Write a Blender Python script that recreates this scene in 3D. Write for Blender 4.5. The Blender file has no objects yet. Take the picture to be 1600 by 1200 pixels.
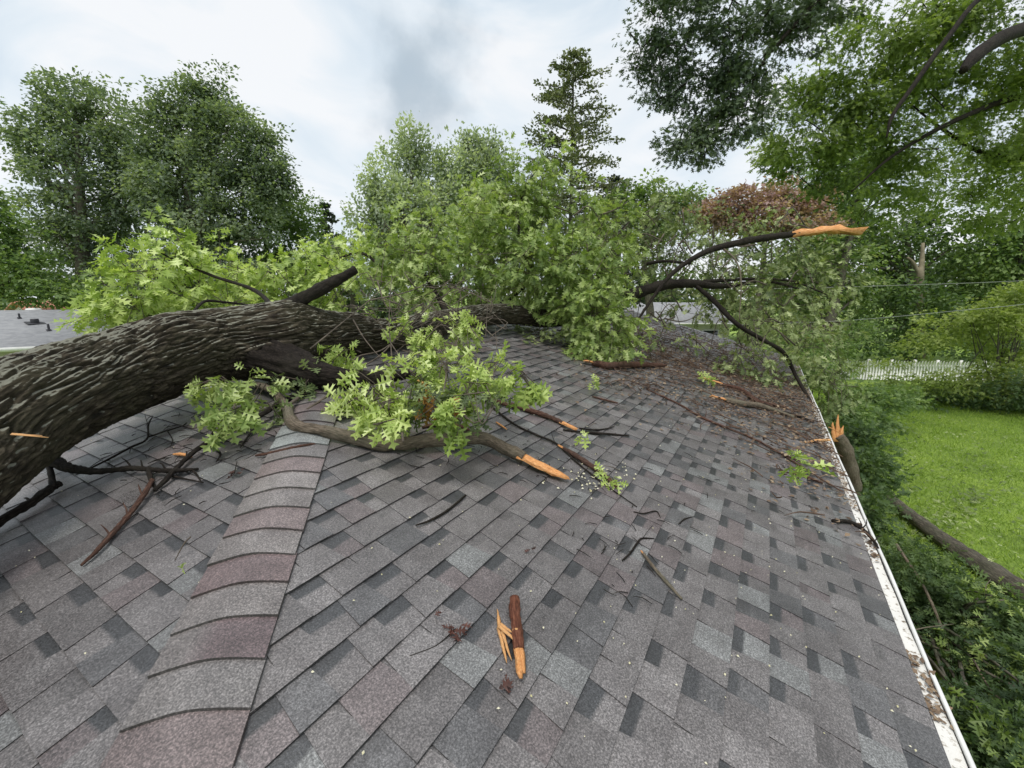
import bpy, bmesh, math, random
import numpy as np
from mathutils import Vector, Matrix, noise as mnoise
random.seed(7)
rng = np.random.default_rng(11)
SC = bpy.context.scene
COL = SC.collection

# ------------------------------------------------------------------ camera
F = 666.4
CAMR = None
def _cam_axes(yaw, pitch, roll):
    cy, sy, cp, sp = math.cos(yaw), math.sin(yaw), math.cos(pitch), math.sin(pitch)
    f = np.array([cy*cp, sy*cp, -sp]); r = np.array([sy, -cy, 0.0]); d = -np.cross(r, f)
    r2 = r*math.cos(roll)+d*math.sin(roll); d2 = d*math.cos(roll)-r*math.sin(roll)
    return np.array([r2, d2, f])
CAMR = _cam_axes(.5349764, .19933347, -.00352981)
cam = bpy.data.cameras.new('camera'); camo = bpy.data.objects.new('camera', cam); COL.objects.link(camo)
cam.sensor_width = 36; cam.lens = 36*F/1600; cam.clip_start = .05; cam.clip_end = 3000
m = Matrix.Identity(4)
for i in range(3):
    m[i][0] = CAMR[0][i]; m[i][1] = -CAMR[1][i]; m[i][2] = -CAMR[2][i]
camo.matrix_world = m
SC.camera = camo
def at(px, py, d):
    return CAMR.T @ np.array([(px-800)/F*d, (py-600)/F*d, d])

# ------------------------------------------------------------------ world, sun
SUN_EL, SUN_AZ = math.radians(70), math.radians(185)     # azimuth from +X towards +Y
SC.view_settings.view_transform = 'Standard'; SC.view_settings.look = 'None'
SC.view_settings.exposure = 0.62; SC.view_settings.gamma = 1
W = bpy.data.worlds.new('World'); SC.world = W; W.use_nodes = True
nt = W.node_tree; nt.nodes.clear()
def N(nt, t, **kw):
    n = nt.nodes.new(t)
    for k, v in kw.items(): setattr(n, k, v)
    return n
out = N(nt, 'ShaderNodeOutputWorld'); bg = N(nt, 'ShaderNodeBackground')
sky = N(nt, 'ShaderNodeTexSky', sky_type='NISHITA', sun_disc=False)
sky.sun_elevation = SUN_EL; sky.sun_rotation = math.pi/2-SUN_AZ
bg.inputs['Strength'].default_value = .1
tc = N(nt, 'ShaderNodeTexCoord')
mp = N(nt, 'ShaderNodeMapping'); mp.inputs['Scale'].default_value = (1, 1, 2.6)
nt.links.new(tc.outputs['Generated'], mp.inputs[0])
n1 = N(nt, 'ShaderNodeTexNoise'); n1.inputs['Scale'].default_value = 3.0; n1.inputs['Detail'].default_value = 6; n1.inputs['Roughness'].default_value = .5
n1.inputs['Distortion'].default_value = .8
nt.links.new(mp.outputs[0], n1.inputs[0])
r1 = N(nt, 'ShaderNodeValToRGB')
e = r1.color_ramp.elements
e[0].position = .34; e[0].color = (4.7, 5.35, 5.9, 1)
e[1].position = .60; e[1].color = (6.35, 6.45, 6.55, 1)
x = r1.color_ramp.elements.new(.46); x.color = (5.5, 5.95, 6.3, 1)
nt.links.new(n1.outputs[0], r1.inputs[0])
# one darker blue-grey patch of cloud
dv = at(655, 120, 1); dv = dv/np.linalg.norm(dv)
n2 = N(nt, 'ShaderNodeTexNoise'); n2.inputs['Scale'].default_value = 8; n2.inputs['Detail'].default_value = 5
nt.links.new(tc.outputs['Generated'], n2.inputs[0])
ad = N(nt, 'ShaderNodeVectorMath', operation='MULTIPLY_ADD'); ad.inputs[1].default_value = (.28,)*3
nt.links.new(n2.outputs['Color'], ad.inputs[0]); nt.links.new(tc.outputs['Generated'], ad.inputs[2])
ds = N(nt, 'ShaderNodeVectorMath', operation='DISTANCE'); ds.inputs[1].default_value = tuple(dv+.14)
nt.links.new(ad.outputs[0], ds.inputs[0])
mr = N(nt, 'ShaderNodeMapRange', interpolation_type='SMOOTHSTEP'); mr.inputs['From Min'].default_value = .03; mr.inputs['From Max'].default_value = .14
mr.inputs['To Min'].default_value = .72; mr.inputs['To Max'].default_value = 0
nt.links.new(ds.outputs['Value'], mr.inputs[0])
mxp = N(nt, 'ShaderNodeMix', data_type='RGBA'); mxp.inputs[7].default_value = (2.7, 3.3, 3.8, 1)
nt.links.new(mr.outputs[0], mxp.inputs[0]); nt.links.new(r1.outputs[0], mxp.inputs[6])
mx = N(nt, 'ShaderNodeMix', data_type='RGBA'); mx.inputs[0].default_value = .92
nt.links.new(sky.outputs[0], mx.inputs[6]); nt.links.new(mxp.outputs[2], mx.inputs[7])
nt.links.new(mx.outputs[2], bg.inputs[0]); nt.links.new(bg.outputs[0], out.inputs[0])
sd = bpy.data.lights.new('sun', 'SUN'); sd.energy = 1.5; sd.angle = math.radians(22); sd.color = (1, .95, .87)
so = bpy.data.objects.new('sun', sd); COL.objects.link(so)
sv = Vector((math.cos(SUN_AZ)*math.cos(SUN_EL), math.sin(SUN_AZ)*math.cos(SUN_EL), math.sin(SUN_EL)))
so.rotation_euler = sv.to_track_quat('Z', 'Y').to_euler()

# ------------------------------------------------------------------ roof geometry constants (metres, camera at origin)
T = .2632357; H = 1.406; HL = 1.184; YE = -.70; OFF = .844; XE = YE-OFF; YB = 7.8; YR = 3.9; XR = YR-OFF; XFAR = 14.0; GZ = -4.25
def roofz(X, Y):
    return np.minimum(np.minimum(-H+T*Y, -HL+T*X), -H+T*(YB-Y))

def roof_depth(px, py):
    d = at(px, py, 1.0)
    a, b = d[2]-T*d[1], d[2]-T*d[0]
    c = [s for s in ((-H/a if a < -1e-4 else 1e9), (-HL/b if b < -1e-4 else 1e9)) if s > 0]
    return min(min(c), 1e3) if len(c) == 1 else max(c) if False else min(c)
def atr(px, py, d, clear=.03):
    return at(px, py, min(d, roof_depth(px, py)-clear))
# ------------------------------------------------------------------ tagging
def tag(o, label=None, cat=None, group=None, kind=None):
    if label: o['label'] = label
    if cat: o['category'] = cat
    if group: o['group'] = group
    if kind: o['kind'] = kind
    return o
def empty(name, loc, label, cat, group=None):
    o = bpy.data.objects.new(name, None); COL.objects.link(o); o.location = tuple(loc); o.empty_display_size = .2
    return tag(o, label, cat, group)

# ------------------------------------------------------------------ materials
def newmat(name):
    m = bpy.data.materials.new(name); m.use_nodes = True
    b = m.node_tree.nodes['Principled BSDF']
    return m, m.node_tree, b
def ramp(nt, src, stops):
    r = N(nt, 'ShaderNodeValToRGB'); el = r.color_ramp.elements
    while len(el) < len(stops): el.new(.5)
    for e, (p, c) in zip(el, stops):
        e.position = p; e.color = (*c, 1)
    nt.links.new(src, r.inputs[0]); return r.outputs[0]
def noise_node(nt, scale, detail=4, rough=.55, vec=None, dist=0):
    n = N(nt, 'ShaderNodeTexNoise'); n.inputs['Scale'].default_value = scale; n.inputs['Detail'].default_value = detail
    n.inputs['Roughness'].default_value = rough; n.inputs['Distortion'].default_value = dist
    if vec is None:
        t = N(nt, 'ShaderNodeTexCoord'); vec = t.outputs['Object']
    nt.links.new(vec, n.inputs['Vector']); return n.outputs[0]
def bump(nt, b, h, strength=.5, dist=.01):
    n = N(nt, 'ShaderNodeBump'); n.inputs['Strength'].default_value = strength; n.inputs['Distance'].default_value = dist
    nt.links.new(h, n.inputs['Height']); nt.links.new(n.outputs[0], b.inputs['Normal'])
def mixc(nt, fac, a, b, mode='MIX'):
    n = N(nt, 'ShaderNodeMix', data_type='RGBA', blend_type=mode)
    for i, v in ((0, fac), (6, a), (7, b)):
        if isinstance(v, (int, float)): n.inputs[i].default_value = v
        elif isinstance(v, tuple): n.inputs[i].default_value = (*v, 1)
        else: nt.links.new(v, n.inputs[i])
    return n.outputs[2]
def simple(name, stops, scale=8, rough=.8, bs=.3, bscale=60, bd=.005, spec=.3, detail=5):
    m, nt, b = newmat(name)
    nt.links.new(ramp(nt, noise_node(nt, scale, detail), stops), b.inputs['Base Color'])
    b.inputs['Roughness'].default_value = rough; b.inputs['Specular IOR Level'].default_value = spec
    bump(nt, b, noise_node(nt, bscale, 4), bs, bd)
    return m
def leafmat(name, cols, trans=.3, rough=.5, spec=.35, zscale=.0, big=.45, vary=1.0):
    """cols: leaf colours dark->light; picked per leaf, with slow drift over the crown"""
    m, nt, b = newmat(name)
    g = N(nt, 'ShaderNodeNewGeometry')
    nz = noise_node(nt, big, 2)
    mm = N(nt, 'ShaderNodeMath', operation='MULTIPLY_ADD'); mm.inputs[1].default_value = .62*vary
    nt.links.new(g.outputs['Random Per Island'], mm.inputs[0])
    m2 = N(nt, 'ShaderNodeMath', operation='MULTIPLY_ADD'); m2.inputs[1].default_value = 1.5; m2.inputs[2].default_value = -.55
    nt.links.new(nz, m2.inputs[0]); nt.links.new(m2.outputs[0], mm.inputs[2])
    k = len(cols)-1
    c = ramp(nt, mm.outputs[0], [(i/k, cc) for i, cc in enumerate(cols)])
    nt.links.new(c, b.inputs['Base Color'])
    b.inputs['Roughness'].default_value = rough; b.inputs['Specular IOR Level'].default_value = spec
    tr = N(nt, 'ShaderNodeBsdfTranslucent'); 
    c2 = mixc(nt, 1.0, c, (1.25, 1.35, .55), 'MULTIPLY'); nt.links.new(c2, tr.inputs[0])
    ms = N(nt, 'ShaderNodeMixShader'); ms.inputs[0].default_value = trans
    nt.links.new(b.outputs[0], ms.inputs[1]); nt.links.new(tr.outputs[0], ms.inputs[2])
    nt.links.new(ms.outputs[0], nt.nodes['Material Output'].inputs[0])
    return m

def shingle_mat():
    m, nt, b = newmat('asphalt_shingle')
    a = N(nt, 'ShaderNodeAttribute', attribute_name='tone')
    t = N(nt, 'ShaderNodeTexCoord')
    gr = noise_node(nt, 165, 3, .75, t.outputs['Object'])
    grr = ramp(nt, gr, [(.32, (.34,)*3), (.5, (.92,)*3), (.68, (2.1,)*3)])
    c = mixc(nt, 1.0, a.outputs['Color'], grr, 'MULTIPLY')
    bl = ramp(nt, noise_node(nt, 9, 4, .6, t.outputs['Object']), [(.3, (.78, .76, .76)), (.7, (1.2, 1.2, 1.2))])
    c = mixc(nt, 1.0, c, bl, 'MULTIPLY')
    # dark run-off stains down the slope
    st = ramp(nt, noise_node(nt, 1.3, 5, .6, t.outputs['Object']), [(.35, (.8, .8, .8)), (.6, (1.05, 1.05, 1.05))])
    c = mixc(nt, 1.0, c, st, 'MULTIPLY')
    nt.links.new(c, b.inputs['Base Color'])
    rr = ramp(nt, noise_node(nt, 2.2, 4, .6, t.outputs['Object']), [(.35, (.27,)*3), (.65, (.52,)*3)])
    nt.links.new(rr, b.inputs['Roughness']); b.inputs['Specular IOR Level'].default_value = .75
    bump(nt, b, gr, .45, .004)
    return m
M = {}
M['shingle'] = shingle_mat()

def barkmat(name, stops, moss=(.14, .15, .10), mossamt=.45, sc=1.0, wet=.8, lit_lichen=False):
    m, nt, b = newmat(name)
    a = N(nt, 'ShaderNodeAttribute', attribute_name='bk')      # (along, around) bark coordinates
    n1 = noise_node(nt, 1.6*sc, 6, .65, a.outputs['Vector'])
    c = ramp(nt, n1, stops)
    t = N(nt, 'ShaderNodeTexCoord')
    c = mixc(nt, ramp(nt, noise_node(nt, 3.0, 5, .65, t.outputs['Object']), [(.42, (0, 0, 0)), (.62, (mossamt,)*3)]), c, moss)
    if lit_lichen:
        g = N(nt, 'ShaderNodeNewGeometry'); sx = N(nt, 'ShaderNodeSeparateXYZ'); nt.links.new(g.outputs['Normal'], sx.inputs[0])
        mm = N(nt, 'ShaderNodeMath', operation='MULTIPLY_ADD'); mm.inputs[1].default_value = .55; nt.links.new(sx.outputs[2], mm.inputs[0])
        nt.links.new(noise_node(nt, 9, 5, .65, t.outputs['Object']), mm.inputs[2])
        c = mixc(nt, ramp(nt, mm.outputs[0], [(.92, (0, 0, 0)), (1.2, (.8,)*3)]), c, (.25, .25, .205))  # lichen colour on upward faces, with light from above painted in
    nt.links.new(c, b.inputs['Base Color'])
    b.inputs['Roughness'].default_value = wet; b.inputs['Specular IOR Level'].default_value = .15
    h = noise_node(nt, 3.2*sc, 6, .7, a.outputs['Vector'])
    bump(nt, b, h, .9, .012)
    return m
M['bark'] = barkmat('oak_bark', [(.34, (.012, .010, .008)), (.5, (.040, .032, .023)), (.66, (.11, .092, .066))], moss=(.055, .053, .030), lit_lichen=True)
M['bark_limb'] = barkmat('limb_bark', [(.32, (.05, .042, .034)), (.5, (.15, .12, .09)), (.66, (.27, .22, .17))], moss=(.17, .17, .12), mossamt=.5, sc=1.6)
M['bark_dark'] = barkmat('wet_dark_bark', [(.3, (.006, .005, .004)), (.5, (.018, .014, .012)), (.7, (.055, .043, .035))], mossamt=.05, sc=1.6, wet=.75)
M['bark_red'] = barkmat('wet_red_bark', [(.3, (.025, .013, .010)), (.5, (.085, .042, .030)), (.7, (.22, .12, .085))], moss=(.08, .06, .05), mossamt=.4, sc=1.6, wet=.6)
M['bark_redder'] = barkmat('wet_orange_bark', [(.3, (.05, .02, .014)), (.5, (.18, .062, .036)), (.7, (.34, .15, .09))], moss=(.08, .05, .04), mossamt=.3, sc=1.6, wet=.5)
M['bark_grey'] = barkmat('far_bark', [(.3, (.03, .028, .024)), (.5, (.09, .08, .065)), (.7, (.2, .18, .14))], sc=.6)
M['twig'] = simple('twig_bark', [(.3, (.05, .04, .032)), (.7, (.16, .13, .10))], 20, .7, .3, 200)
def woodmat(name, lo, mid, hi):
    m, nt, b = newmat(name)
    a = N(nt, 'ShaderNodeAttribute', attribute_name='bk')
    n1 = noise_node(nt, 5, 5, .6, a.outputs['Vector'])
    nt.links.new(ramp(nt, n1, [(.3, lo), (.5, mid), (.7, hi)]), b.inputs['Base Color'])
    b.inputs['Roughness'].default_value = .65
    bump(nt, b, n1, .8, .006); return m
M['wood'] = woodmat('fresh_split_wood', (.32, .11, .035), (.68, .29, .09), (.86, .58, .28))
M['wood_pale'] = woodmat('pale_split_wood', (.45, .17, .055), (.74, .38, .14), (.85, .62, .34))
M['wood_red'] = woodmat('red_split_wood', (.10, .04, .025), (.28, .13, .075), (.50, .28, .16))

# ------------------------------------------------------------------ mesh builders
def mesh_np(name, V, loops, starts, mats, parent=None, attrs=None, matidx=None, smooth=False):
    me = bpy.data.meshes.new(name)
    V = np.ascontiguousarray(V, dtype=np.float32)
    me.vertices.add(len(V)); me.vertices.foreach_set('co', V.ravel())
    me.loops.add(len(loops)); me.loops.foreach_set('vertex_index', np.ascontiguousarray(loops, dtype=np.int32))
    me.polygons.add(len(starts)); me.polygons.foreach_set('loop_start', np.ascontiguousarray(starts, dtype=np.int32))
    for mm in (mats if isinstance(mats, (list, tuple)) else [mats]): me.materials.append(mm)
    if matidx is not None: me.polygons.foreach_set('material_index', np.ascontiguousarray(matidx, dtype=np.int32))
    if smooth: me.polygons.foreach_set('use_smooth', np.ones(len(starts), dtype=bool))
    if attrs:
        for k, (typ, dat) in attrs.items():
            at_ = me.attributes.new(k, typ, 'POINT')
            at_.data.foreach_set('vector' if typ == 'FLOAT_VECTOR' else 'color', np.ascontiguousarray(dat, dtype=np.float32).ravel())
    me.update(calc_edges=True)
    o = bpy.data.objects.new(name, me); COL.objects.link(o)
    if parent: o.parent = parent; o.location = tuple(-parent.location)
    return o

class MB:
    def __init__(s): s.v = []; s.f = []; s.c = []; s.n = 0; s.bk = []; s.mi = []
    def add(s, V, Fs, col=(.5, .5, .5), bk=None, mi=0):
        V = np.asarray(V, float); s.v.append(V)
        s.c.append(np.tile(np.array([*col, 1.0]), (len(V), 1)))
        s.bk.append(bk if bk is not None else V*10)
        for f in Fs: s.f.append([i+s.n for i in f]); s.mi.append(mi)
        s.n += len(V)
    def quad(s, a, b, c, d, col=(.5, .5, .5)): s.add([a, b, c, d], [(0, 1, 2, 3)], col)
    def box(s, c, d, rot=0, col=(.5, .5, .5), tilt=None):
        hx, hy, hz = d[0]/2, d[1]/2, d[2]/2
        V = np.array([[x, y, z] for z in (-hz, hz) for x, y in ((-hx, -hy), (hx, -hy), (hx, hy), (-hx, hy))])
        ca, sa = math.cos(rot), math.sin(rot)
        V = V @ np.array([[ca, sa, 0], [-sa, ca, 0], [0, 0, 1]]) + np.array(c)
        s.add(V, [(0, 3, 2, 1), (4, 5, 6, 7), (0, 1, 5, 4), (1, 2, 6, 5), (2, 3, 7, 6), (3, 0, 4, 7)], col)
    def build(s, name, mats, parent=None, smooth=False):
        V = np.concatenate(s.v); L = np.fromiter((i for f in s.f for i in f), dtype=np.int32)
        ln = np.array([len(f) for f in s.f]); st = np.concatenate([[0], np.cumsum(ln)[:-1]])
        return mesh_np(name, V, L, st, mats, parent, {'tone': ('FLOAT_COLOR', np.concatenate(s.c)), 'bk': ('FLOAT_VECTOR', np.concatenate(s.bk))},
                       matidx=s.mi if max(s.mi) else None, smooth=smooth)

def catmull(P, n):
    P = np.asarray(P, float)
    if len(P) == 2: 
        t = np.linspace(0, 1, n)[:, None]; return P[0]*(1-t)+P[1]*t
    Q = np.vstack([2*P[0]-P[1], P, 2*P[-1]-P[-2]]); out_ = []
    seg = len(P)-1
    for t in np.linspace(0, seg, n):
        i = min(int(t), seg-1); u = t-i
        p0, p1, p2, p3 = Q[i:i+4]
        out_.append(.5*((2*p1)+(-p0+p2)*u+(2*p0-5*p1+4*p2-p3)*u*u+(-p0+3*p1-3*p2+p3)*u**3))
    return np.array(out_)
def tube(mb, P, radii, seg=8, n=None, disp=None, cap=True, wob=0.0, mi=0, bks=(8, 25)):
    """swept, tapering limb; disp(angle, s, r) -> radial offset"""
    P = np.asarray(P, float); radii = np.asarray(radii, float)
    if n is None: n = max(3, len(P)*4)
    PR = catmull(np.hstack([P, radii[:, None]]), n); C = PR[:, :3]; Rr = np.maximum(PR[:, 3], .0008)
    Tn = np.gradient(C, axis=0); Tn /= np.linalg.norm(Tn, axis=1)[:, None]+1e-9
    up = np.array([0, 0, 1.0]) if abs(Tn[0][2]) < .9 else np.array([1.0, 0, 0])
    A = np.cross(up, Tn[0]); A /= np.linalg.norm(A)
    s = 0; V = []; BK = []; ph = random.random()*50
    ang = np.linspace(0, 2*math.pi, seg, endpoint=False)
    for i in range(n):
        if i: s += np.linalg.norm(C[i]-C[i-1])
        A = A-Tn[i]*A.dot(Tn[i]); A /= np.linalg.norm(A); B = np.cross(Tn[i], A)
        r = np.full(seg, Rr[i])
        if wob: r = r*(1+wob*np.array([mnoise.noise(Vector((math.cos(a)*1.2+ph, math.sin(a)*1.2, s/max(Rr.mean(), .004)*.35))) for a in ang]))
        if disp is not None: r = r+np.array([disp(a, s, Rr[i]) for a in ang])
        V.append(C[i]+np.outer(np.cos(ang)*r, A)+np.outer(np.sin(ang)*r, B))
        BK.append(np.stack([np.full(seg, s*bks[0]+ph), np.cos(ang)*Rr[i]*bks[1], np.sin(ang)*Rr[i]*bks[1]], 1))
    V = np.concatenate(V); BK = np.concatenate(BK)
    Fs = [(i*seg+j, i*seg+(j+1) % seg, (i+1)*seg+(j+1) % seg, (i+1)*seg+j) for i in range(n-1) for j in range(seg)]
    if cap: Fs += [tuple(range(seg))[::-1], tuple((n-1)*seg+j for j in range(seg))]
    mb.add(V, Fs, bk=BK, mi=mi)
    return C

def splinter(mb, base, direction, length, width, n=5, seed=0, spread=.25, flat=.35, mi=0, tall=False, tp=.6):
    """torn wood: a bundle of tapering jagged slivers sharing a root"""
    r = random.Random(seed); d = np.array(direction, float); d /= np.linalg.norm(d)
    u = np.cross(d, [0, 0, 1.0]); u /= np.linalg.norm(u); w = np.cross(u, d)
    if tall: u, w = w, u
    for k in range(n):
        off = (k-(n-1)/2)/max(n, 2)*width*1.5
        L = length*(r.uniform(.45 if tp >= .5 else .82, 1.0) if k != n//2 else 1.0)
        b = np.array(base)+u*off*.7+w*r.uniform(-.25, .25)*width
        pts = []; m = 7
        for i in range(m):
            t = i/(m-1); ww = width*(.5 if n > 1 else .8)*((1-t)**tp if tp >= .5 else (1-.28*t)*(1 if i < m-1 else .45))*(1+.22*r.uniform(-1, 1))+.001
            hh = ww*flat+.0008
            c = b+d*L*t+u*(off*spread*t*2+r.uniform(-.04, .04)*width*3*t)+w*(r.uniform(-.05, .05)*width*2*t)
            pts.append([c-u*ww-w*hh*.6, c+u*ww*.2-w*hh, c+u*ww, c+u*ww*.1+w*hh, c-u*ww*.5+w*hh*.9])
        V = np.array(pts).reshape(-1, 3)
        BK = np.concatenate([np.stack([np.full(5, i*.4+k*3), np.arange(5)*1.3, np.full(5, k*2.0)], 1) for i in range(m)])
        Fs = [(i*5+j, i*5+(j+1) % 5, (i+1)*5+(j+1) % 5, (i+1)*5+j) for i in range(m-1) for j in range(5)]
        Fs += [(4, 3, 2, 1, 0), tuple((m-1)*5+j for j in range(5))]
        mb.add(V, Fs, bk=BK, mi=mi)

# ------------------------------------------------------------------ leaves
def oak_leaf():
    out_ = [(0, .009), (.22, .013), (.27, .05), (.27, .22), (.31, .29), (.36, .20), (.39, .055), (.47, .05), (.53, .30), (.54, .44), (.60, .34), (.68, .40), (.64, .24), (.63, .07), (.71, .06), (.80, .20), (.88, .25), (.86, .12), (.90, .07), (1.02, 0.0)]
    V = [(0, 0, 0), (1.0, 0, 0)]; L = []; Rr = []
    for x, y in out_[:-1]:
        L.append(len(V)); V.append((x, y, .18*y)); 
    for x, y in out_[:-1]:
        Rr.append(len(V)); V.append((x, -y, .18*y))
    V = np.array(V, float); V[:, 2] -= .30*V[:, 0]**2
    # spine as shared edge
    return V, [tuple([0, 1]+L[::-1]), tuple([1, 0]+Rr)]
def oak_leaf_lo():
    V = np.array([(0, 0, 0), (.22, .17, .03), (.27, .04, 0), (.47, .38, .04), (.48, .045, -.03), (.74, .32, 0), (.73, .05, -.08), (1, 0, -.16), (.73, -.05, -.08), (.74, -.32, 0), (.48, -.045, -.03), (.47, -.38, .04), (.27, -.04, 0), (.22, -.17, .03)], float)
    return V, [(0, 12, 2), (0, 2, 1), (0, 13, 12), (2, 12, 10, 4), (2, 4, 3), (12, 11, 10), (4, 10, 8, 6), (4, 6, 5), (10, 9, 8), (6, 8, 7)]
def blade_leaf():
    return np.array([(0, 0, 0), (.45, .32, .05), (1, 0, -.12), (.45, -.32, .05)], float), [(0, 3, 2, 1)]
def needle_leaf():
    return np.array([(0, -.05, 0), (0, .05, 0), (1, .07, -.05), (1.05, -.03, -.05)], float), [(0, 1, 2, 3)]
LEAF = {'oak': oak_leaf(), 'oaklo': oak_leaf_lo(), 'blade': blade_leaf(), 'needle': needle_leaf()}

def leaf_mesh(name, P, D, size, mat, parent=None, kind='blade', upness=1.0, clampfn=None, jit=.5):
    """P: leaf stalk points, D: leaf directions"""
    n = len(P); V0, F0 = LEAF[kind]
    D = D/(np.linalg.norm(D, axis=1)[:, None]+1e-9)
    up = np.tile([0, 0, upness], (n, 1))+rng.normal(0, jit, (n, 3))
    S = np.cross(up, D); S /= np.linalg.norm(S, axis=1)[:, None]+1e-9
    U = np.cross(D, S)
    sz = size*rng.uniform(.5, 1.3, n)
    V = P[:, None, :]+(V0[None, :, 0, None]*D[:, None, :]+V0[None, :, 1, None]*S[:, None, :]+V0[None, :, 2, None]*U[:, None, :])*sz[:, None, None]
    k = len(V0); V = V.reshape(-1, 3)
    if clampfn is not None: V = clampfn(V)
    fl = np.concatenate([np.array(f) for f in F0]); ln = np.array([len(f) for f in F0])
    L = (fl[None, :]+(np.arange(n)*k)[:, None]).ravel()
    st = (np.concatenate([[0], np.cumsum(ln)[:-1]])[None, :]+(np.arange(n)*len(fl))[:, None]).ravel()
    return mesh_np(name, V, L, st, mat, parent)

def roof_clamp(V):
    z = roofz(V[:, 0], V[:, 1])+.012
    inside = (V[:, 1] > YE-.1) & (V[:, 1] < YB-YE) & (V[:, 0] > XE) & (V[:, 0] < XFAR)
    V[:, 2] = np.where(inside & (V[:, 2] < z), z+.01*rng.random(len(V)), V[:, 2]); 
    V[:, 2] = np.maximum(V[:, 2], GZ+.02)
    return V

def sprigs(lobes, per=9, length=.3, leaf=.12, droop=.35):
    """lobes: (px, py, depth, rx_px, ry_px, n [,rz factor]) -> sprig base points & leaf arrays"""
    PB, PD, LP, LD = [], [], [], []
    for lb in lobes:
        px, py, d, rx, ry, n = lb[:6]; rz = lb[6] if len(lb) > 6 else .8
        if d < 4.4: d = min(d, roof_depth(px, py)-.09); rz = .45; rx *= .78; ry *= .72
        c = at(px, py, d); k = d/F
        q = rng.normal(0, 1, (n, 3)); q /= np.linalg.norm(q, axis=1)[:, None]; q *= (rng.random(n)**.42)[:, None]
        off = (q[:, 0]*rx*k)[:, None]*CAMR[0]+(q[:, 1]*ry*k)[:, None]*CAMR[1]+(q[:, 2]*rx*k*rz)[:, None]*CAMR[2]
        b = c+off
        dr = off/(np.linalg.norm(off, axis=1)[:, None]+1e-6)*.7+rng.normal(0, .5, (n, 3)); dr[:, 2] -= droop*rng.random(n)
        dr /= np.linalg.norm(dr, axis=1)[:, None]
        PB.append(b); PD.append(dr)
    B = np.concatenate(PB); D = np.concatenate(PD)
    # keep above roof
    z = roofz(B[:, 0], B[:, 1])+.06
    inside = (B[:, 1] > YE) & (B[:, 1] < YB) & (B[:, 0] > XE) & (B[:, 0] < XFAR)
    B[:, 2] = np.where(inside, np.maximum(B[:, 2], z+.05*rng.random(len(B))), np.maximum(B[:, 2], GZ+.05))
    n = len(B); ls = length*rng.uniform(.6, 1.3, n)
    u = rng.random((n, per))**.6
    R_ = rng.normal(0, 1, (n, per, 3)); R_ -= D[:, None, :]*np.sum(R_*D[:, None, :], axis=2, keepdims=True)
    R_ /= np.linalg.norm(R_, axis=2)[:, :, None]+1e-6
    P = B[:, None, :]+D[:, None, :]*(ls[:, None]*u)[:, :, None]+R_*leaf*.12
    dirs = D[:, None, :]*(.35+.7*u[:, :, None])+R_*.9; dirs[:, :, 2] -= droop
    return B, D, ls, P.reshape(-1, 3), dirs.reshape(-1, 3)

# ------------------------------------------------------------------ tree
def lobe_pts(lobes, nclump, per, cr, hole=.2, gshape=(1, 1, .55), hole_scale=1.0):
    Cs_scale = cr*3.2
    """far crown: clumps inside pixel-placed lobes; returns leaf points, directions, clump centres"""
    vol = np.array([l[3]*l[4]*(l[2]/22)**1 for l in lobes], float); vol /= vol.sum()
    Cs, Os = [], []
    for l, v in zip(lobes, vol):
        px, py, d, rx, ry = l[:5]; rz = l[5] if len(l) > 5 else .6
        n = max(3, int(nclump*v)); c = at(px, py, d); k = d/F
        q = rng.normal(0, 1, (n, 3)); q /= np.linalg.norm(q, axis=1)[:, None]; q *= (rng.random(n)**.38)[:, None]
        lump = 1+.22*np.sin(q[:, 0]*5+px)+.18*np.sin(q[:, 1]*7+py)
        q *= lump[:, None]
        off = (q[:, 0]*rx*k)[:, None]*CAMR[0]+(q[:, 1]*ry*k)[:, None]*(-np.array([0, 0, 1.0]))+(q[:, 2]*rx*k*rz)[:, None]*np.array([CAMR[2][0], CAMR[2][1], 0])
        Cs.append(c+off); Os.append(off/(np.linalg.norm(off, axis=1)[:, None]+1e-6))
    C = np.concatenate(Cs); O = np.concatenate(Os); hs = hole_scale*Cs_scale; keep = (C[:, 2] > GZ+.2) & (np.array([mnoise.noise(Vector(c/hs)) for c in C]) > -hole); C = C[keep]; O = O[keep]; n = len(C)
    crs = cr*rng.uniform(.5, 1.4, n)
    g = np.clip(rng.normal(0, 1, (n, per, 3)), -1.7, 1.7)*np.array(gshape)
    P = C[:, None, :]+g*crs[:, None, None]
    D = g*.6+O[:, None, :]*.5+rng.normal(0, .6, (n, per, 3)); D[:, :, 2] -= .3
    P = P.reshape(-1, 3); D = D.reshape(-1, 3); k = P[:, 2] > GZ+.02
    return P[k], D[k], C

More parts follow.
